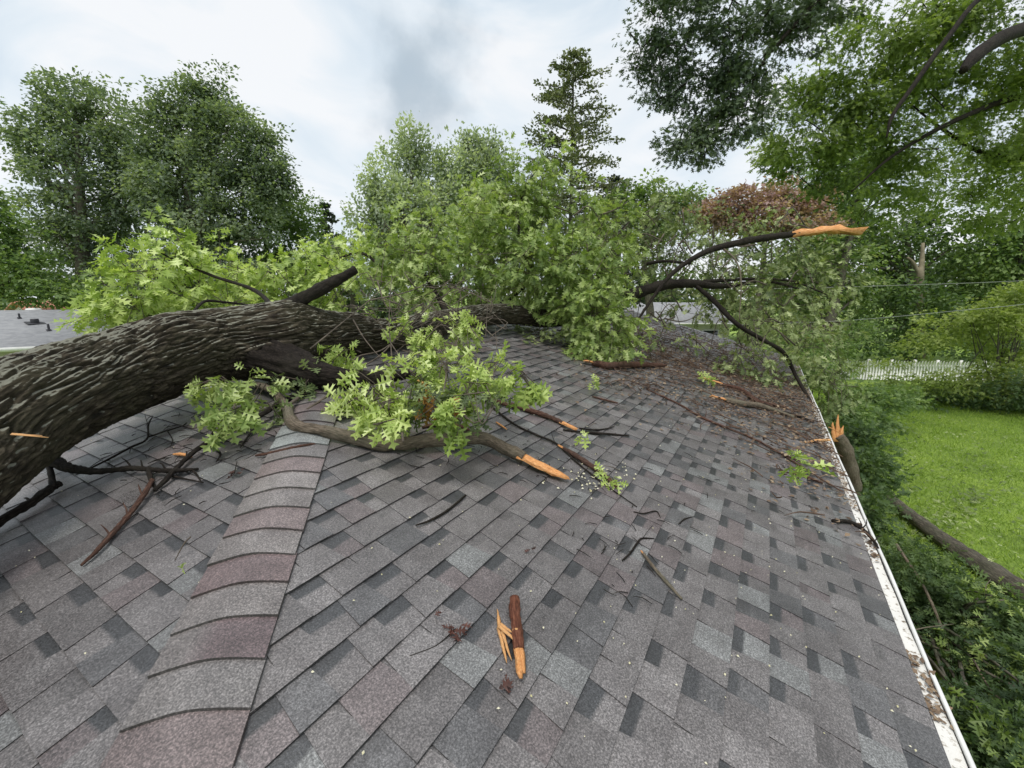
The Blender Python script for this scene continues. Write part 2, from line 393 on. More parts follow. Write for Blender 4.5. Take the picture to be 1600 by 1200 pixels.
def tree(name, label, cat, base, lobes, nclump, per, cr, leaf, lmat, bmat, tr=.28, group=None, top=None, limbs=14, kind='blade', upness=1.0, jit=.5, hole=.2, gshape=(1, 1, .55)):
    base = np.array(base, float)
    P, D, C = lobe_pts(lobes, nclump, per, cr, hole, gshape)
    root = empty(name, base, label, cat, group)
    mb = MB()
    if top is None: top = C[np.argsort(C[:, 2])[-max(3, len(C)//20):]].mean(0)
    top = np.array(top, float); Ht = top[2]-base[2]
    wob = rng.normal(0, .03*Ht, (3, 3)); wob[:, 2] = 0
    pts = [base, base+(top-base)*[.25, .25, .3]+wob[0]*.4, base+(top-base)*[.55, .55, .6]+wob[1], base+(top-base)*[.9, .9, .95]]
    tube(mb, pts, [tr*1.25, tr, tr*.6, tr*.12], 9, 20, wob=.12)
    ts = catmull(np.array(pts), 40)
    low = C[:, 2].min()
    for i in range(limbs):
        j = rng.integers(len(C)); tgt = C[j]
        ok = [q for q in ts if q[2] < tgt[2]-.12*np.linalg.norm(tgt[:2]-q[:2]) and q[2] > base[2]+.18*Ht]
        s = ok[-1-min(len(ok)-1, int(rng.integers(0, 8)))] if ok else ts[10]
        mid = (s+tgt)/2+rng.normal(0, .06, 3)*np.linalg.norm(tgt-s); mid[2] += .06*np.linalg.norm(tgt-s)
        rr = tr*.38*(1-.6*(s[2]-base[2])/Ht)
        cc = tube(mb, [s, mid, tgt], [rr, rr*.6, rr*.15], 6, 10, wob=.1)
        for q in range(3):
            s2 = cc[rng.integers(3, 9)]; near = C[np.argsort(np.linalg.norm(C-s2, axis=1))[:12]]; t2 = near[rng.integers(len(near))]
            tube(mb, [s2, (s2+t2)/2+rng.normal(0, .08, 3), t2], [rr*.35, rr*.22, rr*.06], 5, 6)
    mb.build('trunk', bmat, root, smooth=True)
    leaf_mesh('crown', P, D, leaf, lmat, root, kind, upness=upness, jit=jit)
    return root

# ================================================================== SETTING
# ground
def lawn_mat():
    m, nt, b = newmat('lawn')
    t = N(nt, 'ShaderNodeTexCoord')
    c = ramp(nt, noise_node(nt, .45, 5, .6, t.outputs['Object']), [(.3, (.12, .19, .03)), (.5, (.19, .29, .045)), (.7, (.28, .39, .065))])
    mp = N(nt, 'ShaderNodeMapping'); mp.inputs['Scale'].default_value = (1, 2.2, 1); mp.inputs['Rotation'].default_value = (0, 0, .5)
    nt.links.new(t.outputs['Object'], mp.inputs[0])
    c2 = ramp(nt, noise_node(nt, 7, 6, .7, mp.outputs[0]), [(.3, (.55, .6, .5)), (.5, (1, 1, 1)), (.7, (1.4, 1.35, 1.2))])
    nt.links.new(mixc(nt, 1.0, c, c2, 'MULTIPLY'), b.inputs['Base Color'])
    b.inputs['Roughness'].default_value = .9
    bump(nt, b, noise_node(nt, 25, 5, .7, t.outputs['Object']), .8, .05); return m
M['lawn'] = lawn_mat()
mb = MB()
gx = np.concatenate([np.linspace(-400, -20, 8), np.linspace(-15, 45, 31), np.linspace(60, 1500, 12)])
gy = np.concatenate([np.linspace(-900, -40, 8), np.linspace(-30, 60, 31), np.linspace(80, 1200, 10)])
V = np.array([[x, y, GZ+(.05*math.sin(x*.4+y*.3) if -15 < x < 45 else 0)] for y in gy for x in gx]); nx = len(gx)
mb.add(V, [(j*nx+i, j*nx+i+1, (j+1)*nx+i+1, (j+1)*nx+i) for j in range(len(gy)-1) for i in range(nx-1)])
tag(mb.build('ground', M['lawn'], smooth=True), kind='structure')

# ---------------- own house
M['white_metal'] = simple('white_painted_metal', [(.35, (.72, .72, .70)), (.7, (.82, .82, .81))], 6, .4, .05, 30, .002, .5)
M['siding'] = simple('siding', [(.3, (.55, .53, .48)), (.7, (.66, .64, .6))], 3, .6, .1, 30)
M['gutter_guard'] = simple('stained_gutter_mesh', [(.33, (.16, .12, .085)), (.39, (.50, .47, .42)), (.45, (.76, .75, .72))], 34, .6, .4, 300, .004, .4, detail=6)
house = empty('house', (6, 3.5, GZ), 'grey shingled hip roof house underfoot with a fallen oak lying across it', 'house')
PAL = [((.130, .121, .121), 8), ((.155, .145, .145), 6), ((.175, .178, .178), 1.7), ((.132, .112, .113), 2.0), ((.098, .096, .099), 3)]
def tone(r):
    t = r.choices([p[0] for p in PAL], [p[1] for p in PAL])[0]; k = r.uniform(.88, 1.12); return tuple(c*k for c in t)
def slope(mb, O, U, Vd, Nn, ulen, ncourse, seed, phase=0.0):
    r = random.Random(seed); O, U, Vd, Nn = map(np.array, (O, U, Vd, Nn)); e = .143
    def P(u, v, h): return O+U*u+Vd*v+Nn*h
    mb.quad(P(-1, -.02, -.012), P(ulen, -.02, -.012), P(ulen, ncourse*e, -.012), P(-1, ncourse*e, -.012), (.03, .03, .03))
    for k in range(ncourse):
        v0, v1 = k*e+phase, (k+1)*e+phase+.004
        u = -r.random()*.5-.2; raised = r.random() < .5; prev = 0
        hl, hu = .0115, .002; dz = .0042; wid = 0
        vj = r.uniform(-.0015, .0015)
        mb.quad(P(-1, v0+.003, hl-.0056), P(ulen, v0+.003, hl-.0056), P(ulen, v1, hu-.0028), P(-1, v1, hu-.0028), (.10, .095, .095))
        mb.quad(P(-1, v0+.003, -.004), P(ulen, v0+.003, -.004), P(ulen, v0+.003, hl-.0056), P(-1, v0+.003, hl-.0056), (.04, .04, .04))
        while u < ulen:
            raised = not raised or r.random() < .25
            w = r.uniform(.11, .19) if raised else r.uniform(.08, .15)
            sk0, sk1 = (r.uniform(0, .012), r.uniform(-.012, 0)) if raised else (0, 0)
            t = tone(r); u1 = u+w; hh = 0 if raised else -dz
            a0, a1 = (u, u1) if raised else (u-.02, u1+.02)
            hL, hU = hl+hh+r.uniform(-.0004, .0004), hu+hh*.4
            V0 = v0+vj+r.uniform(-.001, .001)
            A, B, Cc, Dd = P(a0-sk0, V0, hL), P(a1-sk1, V0, hL), P(a1+sk1, v1, hU), P(a0+sk0, v1, hU)
            if raised:
                mb.quad(A, B, Cc, Dd, t)
                k2 = tuple(c*.35 for c in t)
                mb.quad(P(a0-sk0, V0, hL-.013), P(a1-sk1, V0, hL-.013), B, A, k2)
                mb.quad(A, Dd, P(a0+sk0, v1, hU-.006), P(a0-sk0, V0, hL-.008), k2); mb.quad(B, P(a1-sk1, V0, hL-.008), P(a1+sk1, v1, hU-.006), Cc, k2)
            else:
                fr = r.uniform(.5, .66); vm = v0+(v1-v0)*fr; hm = hL+(hU-hL)*fr
                dk = r.uniform(.036, .055); d2 = (dk, dk*1.02, dk*1.09)
                if r.random() < .16: d2 = tuple(c*.75 for c in t)
                jj = r.uniform(-.008, .008)
                E1, E2 = P(a0, vm+jj, hm), P(a1, vm-jj, hm)
                mb.quad(A, B, E2, E1, t)
                # soft printed shadow band: a short blend strip, then the dark block
                vb = vm+.012; E3, E4 = P(a0, vb+jj, hm-.0004), P(a1, vb-jj, hm-.0004)
                n0 = mb.n
                mb.add([E1, E2, E4, E3], [(0, 1, 2, 3)], t); mb.c[-1][2:, :3] = d2
                mb.quad(E3, E4, Cc, Dd, d2)
                mb.quad(P(a0, V0, hL-.010), P(a1, V0, hL-.010), B, A, tuple(c*.35 for c in t))
            u = u1
def clip(o, planes):
    bm = bmesh.new(); bm.from_mesh(o.data)
    for co, no in planes:
        bmesh.ops.bisect_plane(bm, geom=bm.verts[:]+bm.edges[:]+bm.faces[:], plane_co=co, plane_no=no, clear_outer=True, dist=1e-5)
    bm.to_mesh(o.data); bm.free()
q = math.sqrt(1+T*T)
NC = int((YR-YE)*q/.143)+1
mb = MB(); slope(mb, (XE, YE, -H+T*YE), (1, 0, 0), (0, 1/q, T/q), (0, -T/q, 1/q), XFAR-XE, NC, 3)
o = mb.build('roof_slope', M['shingle'], house); s2 = 1/math.sqrt(2)
L0 = -house.location
def lc(p): return tuple(np.array(p)-np.array(house.location)-0*np.array(L0))
def pl(p, n):   # mesh data are in world coordinates (object offset by -parent location)
    return (p, n)
clip(o, [pl((0, OFF, 0), (-1, 1, 0)), pl((0, YR, 0), (0, 1, 0)), pl((XFAR, 0, 0), (1, 0, 0)), pl((XE-.02, 0, 0), (-1, 0, 0))])
mb = MB(); slope(mb, (XE+.0235, YB-YE, -HL+T*XE), (0, -1, 0), (1/q, 0, T/q), (-T/q, 0, 1/q), YB-2*YE, NC, 5)
o = mb.build('roof_slope', M['shingle'], house)
clip(o, [pl((0, OFF, 0), (1, -1, 0)), pl((0, YB-OFF, 0), (1, 1, 0))])
mb = MB(); slope(mb, (XFAR, YB-YE, -H+T*YE), (-1, 0, 0), (0, -1/q, T/q), (0, T/q, 1/q), XFAR-XE, NC, 8)
o = mb.build('roof_slope', M['shingle'], house)
clip(o, [pl((0, YB-OFF, 0), (-1, -1, 0)), pl((0, YR, 0), (0, -1, 0)), pl((XFAR, 0, 0), (1, 0, 0))])
# hip and ridge caps
def caps(mb, A, B, seed, hw=.152, drop=T*s2):
    r = random.Random(seed); A, B = np.array(A, float), np.array(B, float); L = np.linalg.norm(B-A); d = (B-A)/L
    side = np.cross(d, [0, 0, 1.0]); side /= np.linalg.norm(side); e = .1429; n = int(L/e)+1
    ws = np.linspace(-hw, hw, 13)
    for k in range(n):
        t = r.choices([(.185, .168, .163), (.145, .108, .108), (.225, .240, .236), (.185, .172, .168), (.160, .128, .126)], [4, 4, 1.6, 2, 2])[0]; kk = r.uniform(.9, 1.1); t = tuple(c*kk for c in t)
        x0 = r.uniform(-.004, .004); sk = r.uniform(-.006, .006)
        rows = []
        for (s, lift) in ((k*e, .0145), (k*e, .025), (k*e+e*.5, .021), ((k+1)*e+.012, .015)):
            row = []
            for w in ws:
                zz = -drop*(math.sqrt(w*w+.045**2)-.045*.55)+.006*(1-(w/hw)**2)
                row.append(A+d*(s+sk*w/hw)+side*(w+x0)+np.array([0, 0, zz+lift]))
            rows.append(row)
        V = np.array(rows).reshape(-1, 3); m_ = len(ws)
        mb.add(V[:2*m_], [(j, j+1, m_+j+1, m_+j) for j in range(m_-1)], tuple(c*.4 for c in t))
        t2 = r.choices([t, (.122, .09, .093), (.15, .14, .138)], [3, 1, 1])[0]
        VV = V[m_:]; mb.add(VV, [(i*m_+j, i*m_+j+1, (i+1)*m_+j+1, (i+1)*m_+j) for i in range(2) for j in range(m_-1)], t)
        if t2 != t:
            cc = mb.c[-1].reshape(3, m_, 4); f = np.clip((np.arange(m_)-m_*r.uniform(.3, .6))/3+.5, 0, 1)[None, :, None]; cc[:, :, :3] = cc[:, :, :3]*(1-f)+np.array(t2)*f
        # side edges
        for j in (0, m_-1):
            E = [V[m_+j], V[2*m_+j], V[3*m_+j]]; D_ = [p-np.array([0, 0, .03]) for p in E]
            mb.add(E+D_, [(0, 1, 4, 3), (1, 2, 5, 4)], tuple(c*.4 for c in t))
mb = MB(); caps(mb, (XE+.02, YE+.02, -H+T*YE), (XR, YR, -H+T*YR), 4); mb.build('hip_cap', M['shingle'], house, smooth=False)
mb = MB(); caps(mb, (XE+.02, YB-YE-.02, -H+T*YE), (XR, YR, -H+T*YR), 6); mb.build('hip_cap', M['shingle'], house)
mb = MB(); caps(mb, (XFAR, YR, -H+T*YR), (XR, YR, -H+T*YR), 9, drop=T); mb.build('ridge_cap', M['shingle'], house)
# gutters
ZG = -H+T*YE-.012
def gutter(A, B, outn, name='gutter'):
    A, B, o_ = np.array(A, float), np.array(B, float), np.array(outn, float); mb = MB()
    prof = [(0.0, 0), (0.0, -.13), (.055, -.13), (.065, -.09), (.088, -.03), (.088, .004), (.073, .004), (.073, -.006), (.082, -.006)]
    prof2 = [(x, z) for x, z in prof]
    n = 40; rows = []
    for i in range(n+1):
        c = A+(B-A)*i/n; w = .004*math.sin(i*1.7)+.003*math.sin(i*.6)
        rows.append([c+o_*(x+w*(x/.12))+np.array([0, 0, z]) for x, z in prof2])
    V = np.array(rows).reshape(-1, 3); m_ = len(prof)
    mb.add(V, [(i*m_+j, i*m_+j+1, (i+1)*m_+j+1, (i+1)*m_+j) for i in range(n) for j in range(m_-1)])
    g = mb.build(name, M['white_metal'], house)
    mb = MB(); rows = []
    for i in range(241):
        c = A+(B-A)*i/240
        rows.append([c+o_*x+np.array([0, 0, -.010-.006*math.sin(x*25)+.004*math.sin(i*.9+x*40)]) for x in (.002, .02, .04, .058, .0715)])
    V = np.array(rows).reshape(-1, 3)
    mb.add(V, [(i*5+j, i*5+j+1, (i+1)*5+j+1, (i+1)*5+j) for i in range(240) for j in range(4)])
    g2 = mb.build('gutter_guard', M['gutter_guard'], g); g2.location = (0, 0, 0)
gutter((XE, YE, ZG), (XFAR, YE, ZG), (0, -1, 0))
gutter((XE, YB-YE, ZG), (XE, YE, ZG), (-1, 0, 0))
mb = MB()
mb.box(((XE+XFAR)/2, YE+.013, ZG-.09), (XFAR-XE, .02, .16)); mb.box((XE+.013, YR, ZG-.09), (.02, YB-2*YE-.05, .16))
mb.box(((XE+XFAR)/2, YE+.32, ZG-.175), (XFAR-XE-.1, .58, .01)); mb.box((XE+.33, YR, ZG-.182), (.58, YB-2*YE-.1, .01))
mb.build('fascia', M['white_metal'], house)
M['brick'] = None
def brick_mat():
    m, nt, b = newmat('brick_wall'); t = N(nt, 'ShaderNodeTexCoord'); br = N(nt, 'ShaderNodeTexBrick')
    mp = N(nt, 'ShaderNodeMapping'); mp.inputs['Rotation'].default_value = (math.pi/2, 0, 0); nt.links.new(t.outputs['Object'], mp.inputs[0]); nt.links.new(mp.outputs[0], br.inputs[0])
    br.inputs['Scale'].default_value = 2.2; br.inputs['Color1'].default_value = (.28, .12, .08, 1); br.inputs['Color2'].default_value = (.2, .09, .06, 1); br.inputs['Mortar'].default_value = (.4, .38, .35, 1)
    nt.links.new(br.outputs[0], b.inputs['Base Color']); b.inputs['Roughness'].default_value = .85; return m
M['brick'] = brick_mat()
mb = MB(); mb.box(((XE+XFAR)/2+.15, YR, (GZ+ZG-.18)/2), (XFAR-XE-1.0, YB-2*YE-1.2, ZG-.18-GZ)); 
# gable end infill
zt = ZG-.18; mb.add([(XFAR-.2, YE+.6, zt), (XFAR-.2, YB-YE-.6, zt), (XFAR-.2, YR, -H+T*YR-.04), (XFAR-.4, YE+.6, zt), (XFAR-.4, YB-YE-.6, zt), (XFAR-.4, YR, -H+T*YR-.04)], [(0, 1, 2), (5, 4, 3), (0, 2, 5, 3), (1, 4, 5, 2)])
mb.build('wall', M['brick'], house)

# ================================================================== FALLEN OAK
oak = empty('fallen_oak_tree', at(200, 640, 2.75), 'massive fallen oak trunk with rough grey bark and leafy crown lying over the roof ridge', 'fallen tree')
def bark_disp(seed, amp=.024, kth=.032, ks=.25):
    off = Vector((seed*7.1, seed*3.3, 0))
    def f(a, s, r):
        wv = mnoise.noise(Vector((math.cos(a)*r/.16, math.sin(a)*r/.16, s/.3))+off)*.6; w3 = mnoise.noise(Vector((math.cos(a)*r/.12+7, math.sin(a)*r/.12, s/.16))+off)*.55
        aa = a+s*.35+w3*.03/max(r, .05); p = Vector((math.cos(aa)*r/kth, math.sin(aa)*r/kth, s/ks+wv*1.2))+off
        n = mnoise.noise(p); rd = 1-min(1, abs(n)*3.4)         # deep fissures where noise crosses zero
        n2 = mnoise.noise(p*2.1+Vector((9, 4, 2))); n2 = 1-2.5*min(.8, abs(n2)*3); n3 = mnoise.noise(Vector((math.cos(aa)*r/.02, math.sin(aa)*r/.02, s/.05))+off)
        big = mnoise.noise(Vector((math.cos(a)*1.1, math.sin(a)*1.1, s/.7))+off)
        k = min(1, r/.2)
        n4 = mnoise.noise(Vector((math.cos(aa)*r/.017, math.sin(aa)*r/.017, s/.16+wv))+off); rd4 = 1-min(1, abs(n4)*3.0)
        return (-amp*rd**1.8-amp*.38*rd4**1.5-amp*.12*n2+amp*.2*n3)*k+big*.05*r
    return f
mb = MB()
TP = [(-420, 1010, 1.15), (-230, 830, 1.5), (-75, 712, 1.85), (60, 630, 2.2), (200, 578, 2.75), (330, 541, 3.2), (440, 531, 3.5), (520, 523, 3.85), (600, 524, 4.35), (690, 505, 5.3), (780, 490, 6.2), (870, 497, 7.0), (960, 480, 7.4)]
TR = [.29, .275, .27, .262, .272, .275, .285, .215, .17, .155, .15, .14, .10]
P3 = [at(*p) for p in TP]
tube(mb, P3, TR, 320, 1400, disp=bark_disp(1), bks=(7, 30))
# knot swellings
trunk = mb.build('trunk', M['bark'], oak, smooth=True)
kn = np.array(trunk.data.vertices[0].co)
me = trunk.data; co = np.empty(len(me.vertices)*3, np.float32); me.vertices.foreach_get('co', co); co = co.reshape(-1, 3)
CL = catmull(np.hstack([np.array(P3), np.array(TR)[:, None]]), 1400)[:, :3].repeat(320, 0); 
for (kx, ky, kd, rad, hgt) in ((272, 500, 2.85, .16, .05), (460, 482, 3.4, .20, .06), (415, 600, 3.2, .22, .05), (30, 570, 1.95, .14, .04), (15, 700, 1.75, .2, .03), (560, 500, 4.0, .14, .03)):
    c = at(kx, ky, kd); dd = np.linalg.norm(co[:len(CL)]-c, axis=1); w = np.exp(-(dd/rad)**2)[:, None]
    rd = co[:len(CL)]-CL; rd /= np.linalg.norm(rd, axis=1)[:, None]; co[:len(CL)] += rd*hgt*w
me.vertices.foreach_set('co', co.ravel()); me.update()

def limb(P, Rr, mat='bark_limb', seg=14, parent=oak, name='limb', n=None, amp=.25, rawpts=False):
    mb = MB(); pts = P if rawpts else [at(*p) for p in P]
    if n is None: n = 14*len(P)
    off = Vector((random.random()*90, 5, 0))
    def dsp(a, s, r):
        p = Vector((math.cos(a)*2.6, math.sin(a)*2.6, s/max(r, .01)*.35))+off
        return r*amp*(-.5*(1-min(1, abs(mnoise.noise(p))*3))+.5*mnoise.noise(p*2.2))+r*.18*mnoise.noise(Vector((off[0], 1, s*5)))
    tube(mb, pts, Rr, seg, n, disp=dsp, bks=(12, 60)); return mb.build(name, M[mat], parent, smooth=True)
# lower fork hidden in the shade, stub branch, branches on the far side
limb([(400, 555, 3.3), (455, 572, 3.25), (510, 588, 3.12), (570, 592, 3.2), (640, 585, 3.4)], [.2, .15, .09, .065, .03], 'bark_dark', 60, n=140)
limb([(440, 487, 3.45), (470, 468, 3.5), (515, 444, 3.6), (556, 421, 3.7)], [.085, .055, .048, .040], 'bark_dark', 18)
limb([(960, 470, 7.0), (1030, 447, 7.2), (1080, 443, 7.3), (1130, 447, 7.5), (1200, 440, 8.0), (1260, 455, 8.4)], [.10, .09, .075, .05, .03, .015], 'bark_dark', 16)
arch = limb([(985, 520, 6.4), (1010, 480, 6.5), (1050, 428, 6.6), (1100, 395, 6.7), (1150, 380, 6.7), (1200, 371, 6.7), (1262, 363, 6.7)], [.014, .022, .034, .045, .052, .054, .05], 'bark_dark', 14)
mb = MB()
def slab(mb, outl, c_depth, th, seed=0):
    r = random.Random(seed); n = len(outl); dv_ = CAMR[2]
    F_ = [at(x, y, c_depth+r.uniform(-.01, .01)) for x, y in outl]; cF = [p+dv_*th*r.uniform(.7, 1.1) for p in F_]
    cen = np.mean(F_, axis=0)-dv_*th*.5; cb = np.mean(cF, axis=0)+dv_*th*.4
    V = np.array(F_+cF+[cen, cb]); d0 = F_[n//2]-F_[0]; d0 /= np.linalg.norm(d0)
    BK = np.stack([V @ d0*3, V[:, 2]*45, V @ dv_*20], 1)
    mb.add(V, [(i, (i+1) % n, 2*n) for i in range(n)]+[((i+1) % n+n, i+n, 2*n+1) for i in range(n)]+[(i+n, (i+1) % n+n, (i+1) % n, i) for i in range(n)], bk=BK)
up_ = [(1238, 362), (1252, 357), (1268, 358), (1283, 353), (1300, 353), (1312, 350), (1322, 355), (1336, 358), (1345, 357), (1358, 354)]
dn_ = [(1350, 362), (1347, 366), (1335, 365), (1322, 361), (1310, 364), (1290, 362), (1275, 366), (1255, 367), (1240, 370)]
slab(mb, [(x, (up_[0][1] if 0 else y)) for x, y in up_]+dn_, 6.66, .07, 3)
o = mb.build('splintered_wood', M['wood'], arch); o.location = (0, 0, 0)
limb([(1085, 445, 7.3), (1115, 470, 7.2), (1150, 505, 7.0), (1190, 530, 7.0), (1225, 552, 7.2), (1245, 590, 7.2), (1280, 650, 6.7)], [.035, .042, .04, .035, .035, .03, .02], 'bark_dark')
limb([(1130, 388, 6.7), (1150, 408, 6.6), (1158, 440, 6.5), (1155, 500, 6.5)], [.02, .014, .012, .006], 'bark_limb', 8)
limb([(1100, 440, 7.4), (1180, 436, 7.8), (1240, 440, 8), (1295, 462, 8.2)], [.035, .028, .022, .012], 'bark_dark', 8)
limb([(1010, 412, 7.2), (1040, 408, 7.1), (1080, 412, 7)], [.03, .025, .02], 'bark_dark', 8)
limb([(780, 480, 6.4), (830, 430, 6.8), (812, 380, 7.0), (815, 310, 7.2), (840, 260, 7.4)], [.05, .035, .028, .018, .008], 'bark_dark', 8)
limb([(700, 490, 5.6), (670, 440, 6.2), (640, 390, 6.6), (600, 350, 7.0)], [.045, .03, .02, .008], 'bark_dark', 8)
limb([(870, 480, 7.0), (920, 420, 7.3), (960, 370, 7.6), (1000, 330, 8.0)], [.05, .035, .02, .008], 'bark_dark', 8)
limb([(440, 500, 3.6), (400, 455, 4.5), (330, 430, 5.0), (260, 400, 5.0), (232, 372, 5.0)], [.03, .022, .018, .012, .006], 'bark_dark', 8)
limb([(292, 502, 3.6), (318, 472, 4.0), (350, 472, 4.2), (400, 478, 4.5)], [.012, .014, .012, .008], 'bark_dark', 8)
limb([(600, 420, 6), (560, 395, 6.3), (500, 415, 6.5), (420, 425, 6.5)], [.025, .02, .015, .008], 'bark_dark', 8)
# thin bare twigs crossing in front of the trunk
tw = MB()
for P, r0 in (([(440, 640, 3.2), (500, 600, 3.4), (560, 575, 3.5), (600, 550, 3.6), (640, 500, 3.8)], .012), ([(485, 545, 3.0), (540, 500, 3.2), (590, 458, 3.4), (620, 430, 3.7)], .006),
              ([(552, 500, 3.8), (570, 530, 3.7), (600, 565, 3.6), (640, 600, 3.6)], .008), ([(608, 640, 3.4), (612, 560, 3.5), (608, 500, 3.7), (612, 430, 4.0)], .009),
              ([(650, 590, 3.5), (610, 535, 3.6), (575, 470, 3.7)], .006), ([(630, 690, 3.2), (622, 630, 3.3), (612, 580, 3.4)], .007),
              ([(480, 640, 3.3), (520, 610, 3.5), (555, 560, 3.6), (600, 545, 3.7), (650, 500, 4.0), (700, 440, 4.3)], .010),
              ([(700, 560, 4.2), (690, 620, 3.8), (650, 655, 3.6)], .008), ([(575, 470, 4.2), (640, 455, 4.4), (690, 430, 4.6)], .009), ([(590, 440, 4.3), (605, 480, 4.2), (640, 500, 4.3)], .009)):
    tube(tw, [atr(*p) for p in P], np.linspace(r0, r0*.3, len(P)), 5, len(P)*5, wob=.1)
for k in range(70):
    x, y, d = random.uniform(560, 780), random.uniform(440, 640), random.uniform(3.7, 4.6)
    tube(tw, [atr(x, y, d), atr(x+random.uniform(-40, 40), y+random.uniform(-40, 30), d), atr(x+random.uniform(-80, 80), y+random.uniform(-60, 30), d+.1)], [.006, .004, .002], 4, 8)
for k in range(90):
    x, y, d = random.uniform(880, 1280), random.uniform(330, 540), random.uniform(6.8, 8)
    a = random.uniform(-60, 60)
    tube(tw, [at(x, y, d), at(x+a*.5, y+random.uniform(-30, 30), d), at(x+a, y+random.uniform(-40, 50), d+.1)], [.014, .009, .003], 4, 8)
# foliage of the fallen crown
M['leaf_near'] = leafmat('fresh_oak_leaf', [(.15, .22, .045), (.31, .42, .10), (.52, .62, .20), (.74, .82, .42)], .3, .45, .4, big=1.2)
M['leaf_mid'] = leafmat('oak_leaf', [(.11, .165, .045), (.22, .31, .085), (.38, .47, .16), (.60, .67, .34)], .3, .45, .4, big=.8)
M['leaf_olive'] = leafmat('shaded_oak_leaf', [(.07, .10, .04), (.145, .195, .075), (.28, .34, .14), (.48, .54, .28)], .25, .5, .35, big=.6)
M['leaf_brown'] = leafmat('browned_oak_leaf', [(.30, .14, .03), (.48, .26, .07), (.60, .38, .13)], .2, .6, .3, big=1.2)
def foliage(lobes, mat, per=10, length=.3, leaf=.12, droop=.35, kind='oak', name='foliage', parent=oak, twigs=True, tr=.004):
    B, D, ls, P, Dd = sprigs(lobes, per, length, leaf, droop)
    if twigs:
        for b, d, l in list(zip(B, D, ls))[::2]:
            V = roof_clamp(np.array([b-d*l*.7, b, b+d*l])); tube(tw, V, [tr*1.3, tr, tr*.5], 3, 4, cap=False)
    return leaf_mesh(name, P, Dd, leaf, M[mat], parent, kind, clampfn=roof_clamp, jit=.75 if kind == 'oak' else .5)
foliage([(690, 515, 3.9, 50, 32, 26), (640, 525, 3.8, 25, 20, 8), (720, 520, 4.0, 22, 22, 8), (585, 610, 3.25, 40, 34, 17), (552, 625, 3.2, 24, 20, 8), (603, 638, 3.15, 42, 22, 15), (598, 662, 3.1, 12, 8, 3), (640, 590, 3.5, 28, 28, 10),
         (700, 575, 3.8, 35, 22, 14), (770, 575, 4.0, 20, 16, 7), (812, 588, 4.0, 22, 26, 12), (730, 610, 3.8, 35, 22, 12), (540, 556, 3.2, 14, 20, 6), (512, 552, 3.3, 14, 10, 4), (725, 652, 3.6, 22, 12, 6)],
        'leaf_near', 7, .10, .112, .7)
foliage([(342, 596, 3.3, 32, 16, 9), (395, 605, 3.3, 36, 20, 8), (365, 645, 3.2, 44, 12, 9)], 'leaf_mid', 7, .10, .11, .6)
foliage([(690, 622, 3.65, 16, 12, 5)], 'leaf_brown', 9, .10, .09, .6)
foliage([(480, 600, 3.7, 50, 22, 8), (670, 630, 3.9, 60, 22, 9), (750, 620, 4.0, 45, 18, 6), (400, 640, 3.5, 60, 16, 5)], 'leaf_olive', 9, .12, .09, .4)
foliage([(240, 440, 5.0, 55, 52, 70), (200, 480, 4.8, 42, 26, 40), (180, 495, 4.8, 20, 14, 12), (275, 400, 5.0, 28, 25, 18), (232, 368, 5.0, 12, 12, 4), (285, 380, 5.0, 6, 14, 3), (310, 455, 5.2, 50, 35, 45), (370, 440, 5.6, 50, 35, 50), (430, 445, 5.8, 45, 35, 50), (350, 410, 6.2, 40, 22, 18), (360, 480, 5, 40, 14, 15),
         (520, 450, 6, 60, 60, 70), (480, 410, 6.5, 50, 25, 28), (560, 400, 6.6, 60, 34, 36)], 'leaf_near', 10, .32, .138, .65, 'oaklo')
foliage([(640, 400, 6.4, 70, 60, 90), (720, 380, 6.8, 80, 70, 130), (700, 440, 6.2, 80, 50, 100), (790, 350, 7.2, 70, 75, 160), (830, 280, 7.4, 50, 45, 60), (780, 310, 7.3, 45, 40, 50), (860, 250, 7.6, 22, 22, 14), (880, 340, 7.6, 70, 60, 120), (820, 420, 6.6, 80, 55, 190), (900, 430, 6.6, 75, 55, 180), (930, 490, 6.3, 60, 45, 120), (940, 535, 6.1, 45, 25, 45), (950, 380, 7.2, 50, 50, 80),
         (740, 310, 7.5, 30, 25, 20), (620, 375, 7, 30, 25, 16)], 'leaf_mid', 12, .34, .13, .7, 'oaklo')
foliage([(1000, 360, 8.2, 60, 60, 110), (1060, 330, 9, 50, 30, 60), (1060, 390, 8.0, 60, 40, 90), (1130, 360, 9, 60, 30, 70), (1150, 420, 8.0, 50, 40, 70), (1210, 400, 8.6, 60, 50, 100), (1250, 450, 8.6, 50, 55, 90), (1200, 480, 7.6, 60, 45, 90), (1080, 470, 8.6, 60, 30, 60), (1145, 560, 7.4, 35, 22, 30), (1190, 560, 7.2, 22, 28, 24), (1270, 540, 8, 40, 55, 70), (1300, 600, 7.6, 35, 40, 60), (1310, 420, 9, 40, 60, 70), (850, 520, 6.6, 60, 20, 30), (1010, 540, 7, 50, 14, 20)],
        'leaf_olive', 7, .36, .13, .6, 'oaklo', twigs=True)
tw.build('twig', M['twig'], oak)
mb = MB(); splinter(mb, at(18, 678, 1.49), at(70, 682, 1.50)-at(18, 678, 1.49), .12, .006, 2, 5); mb.build('splintered_wood', M['wood_pale'], oak)

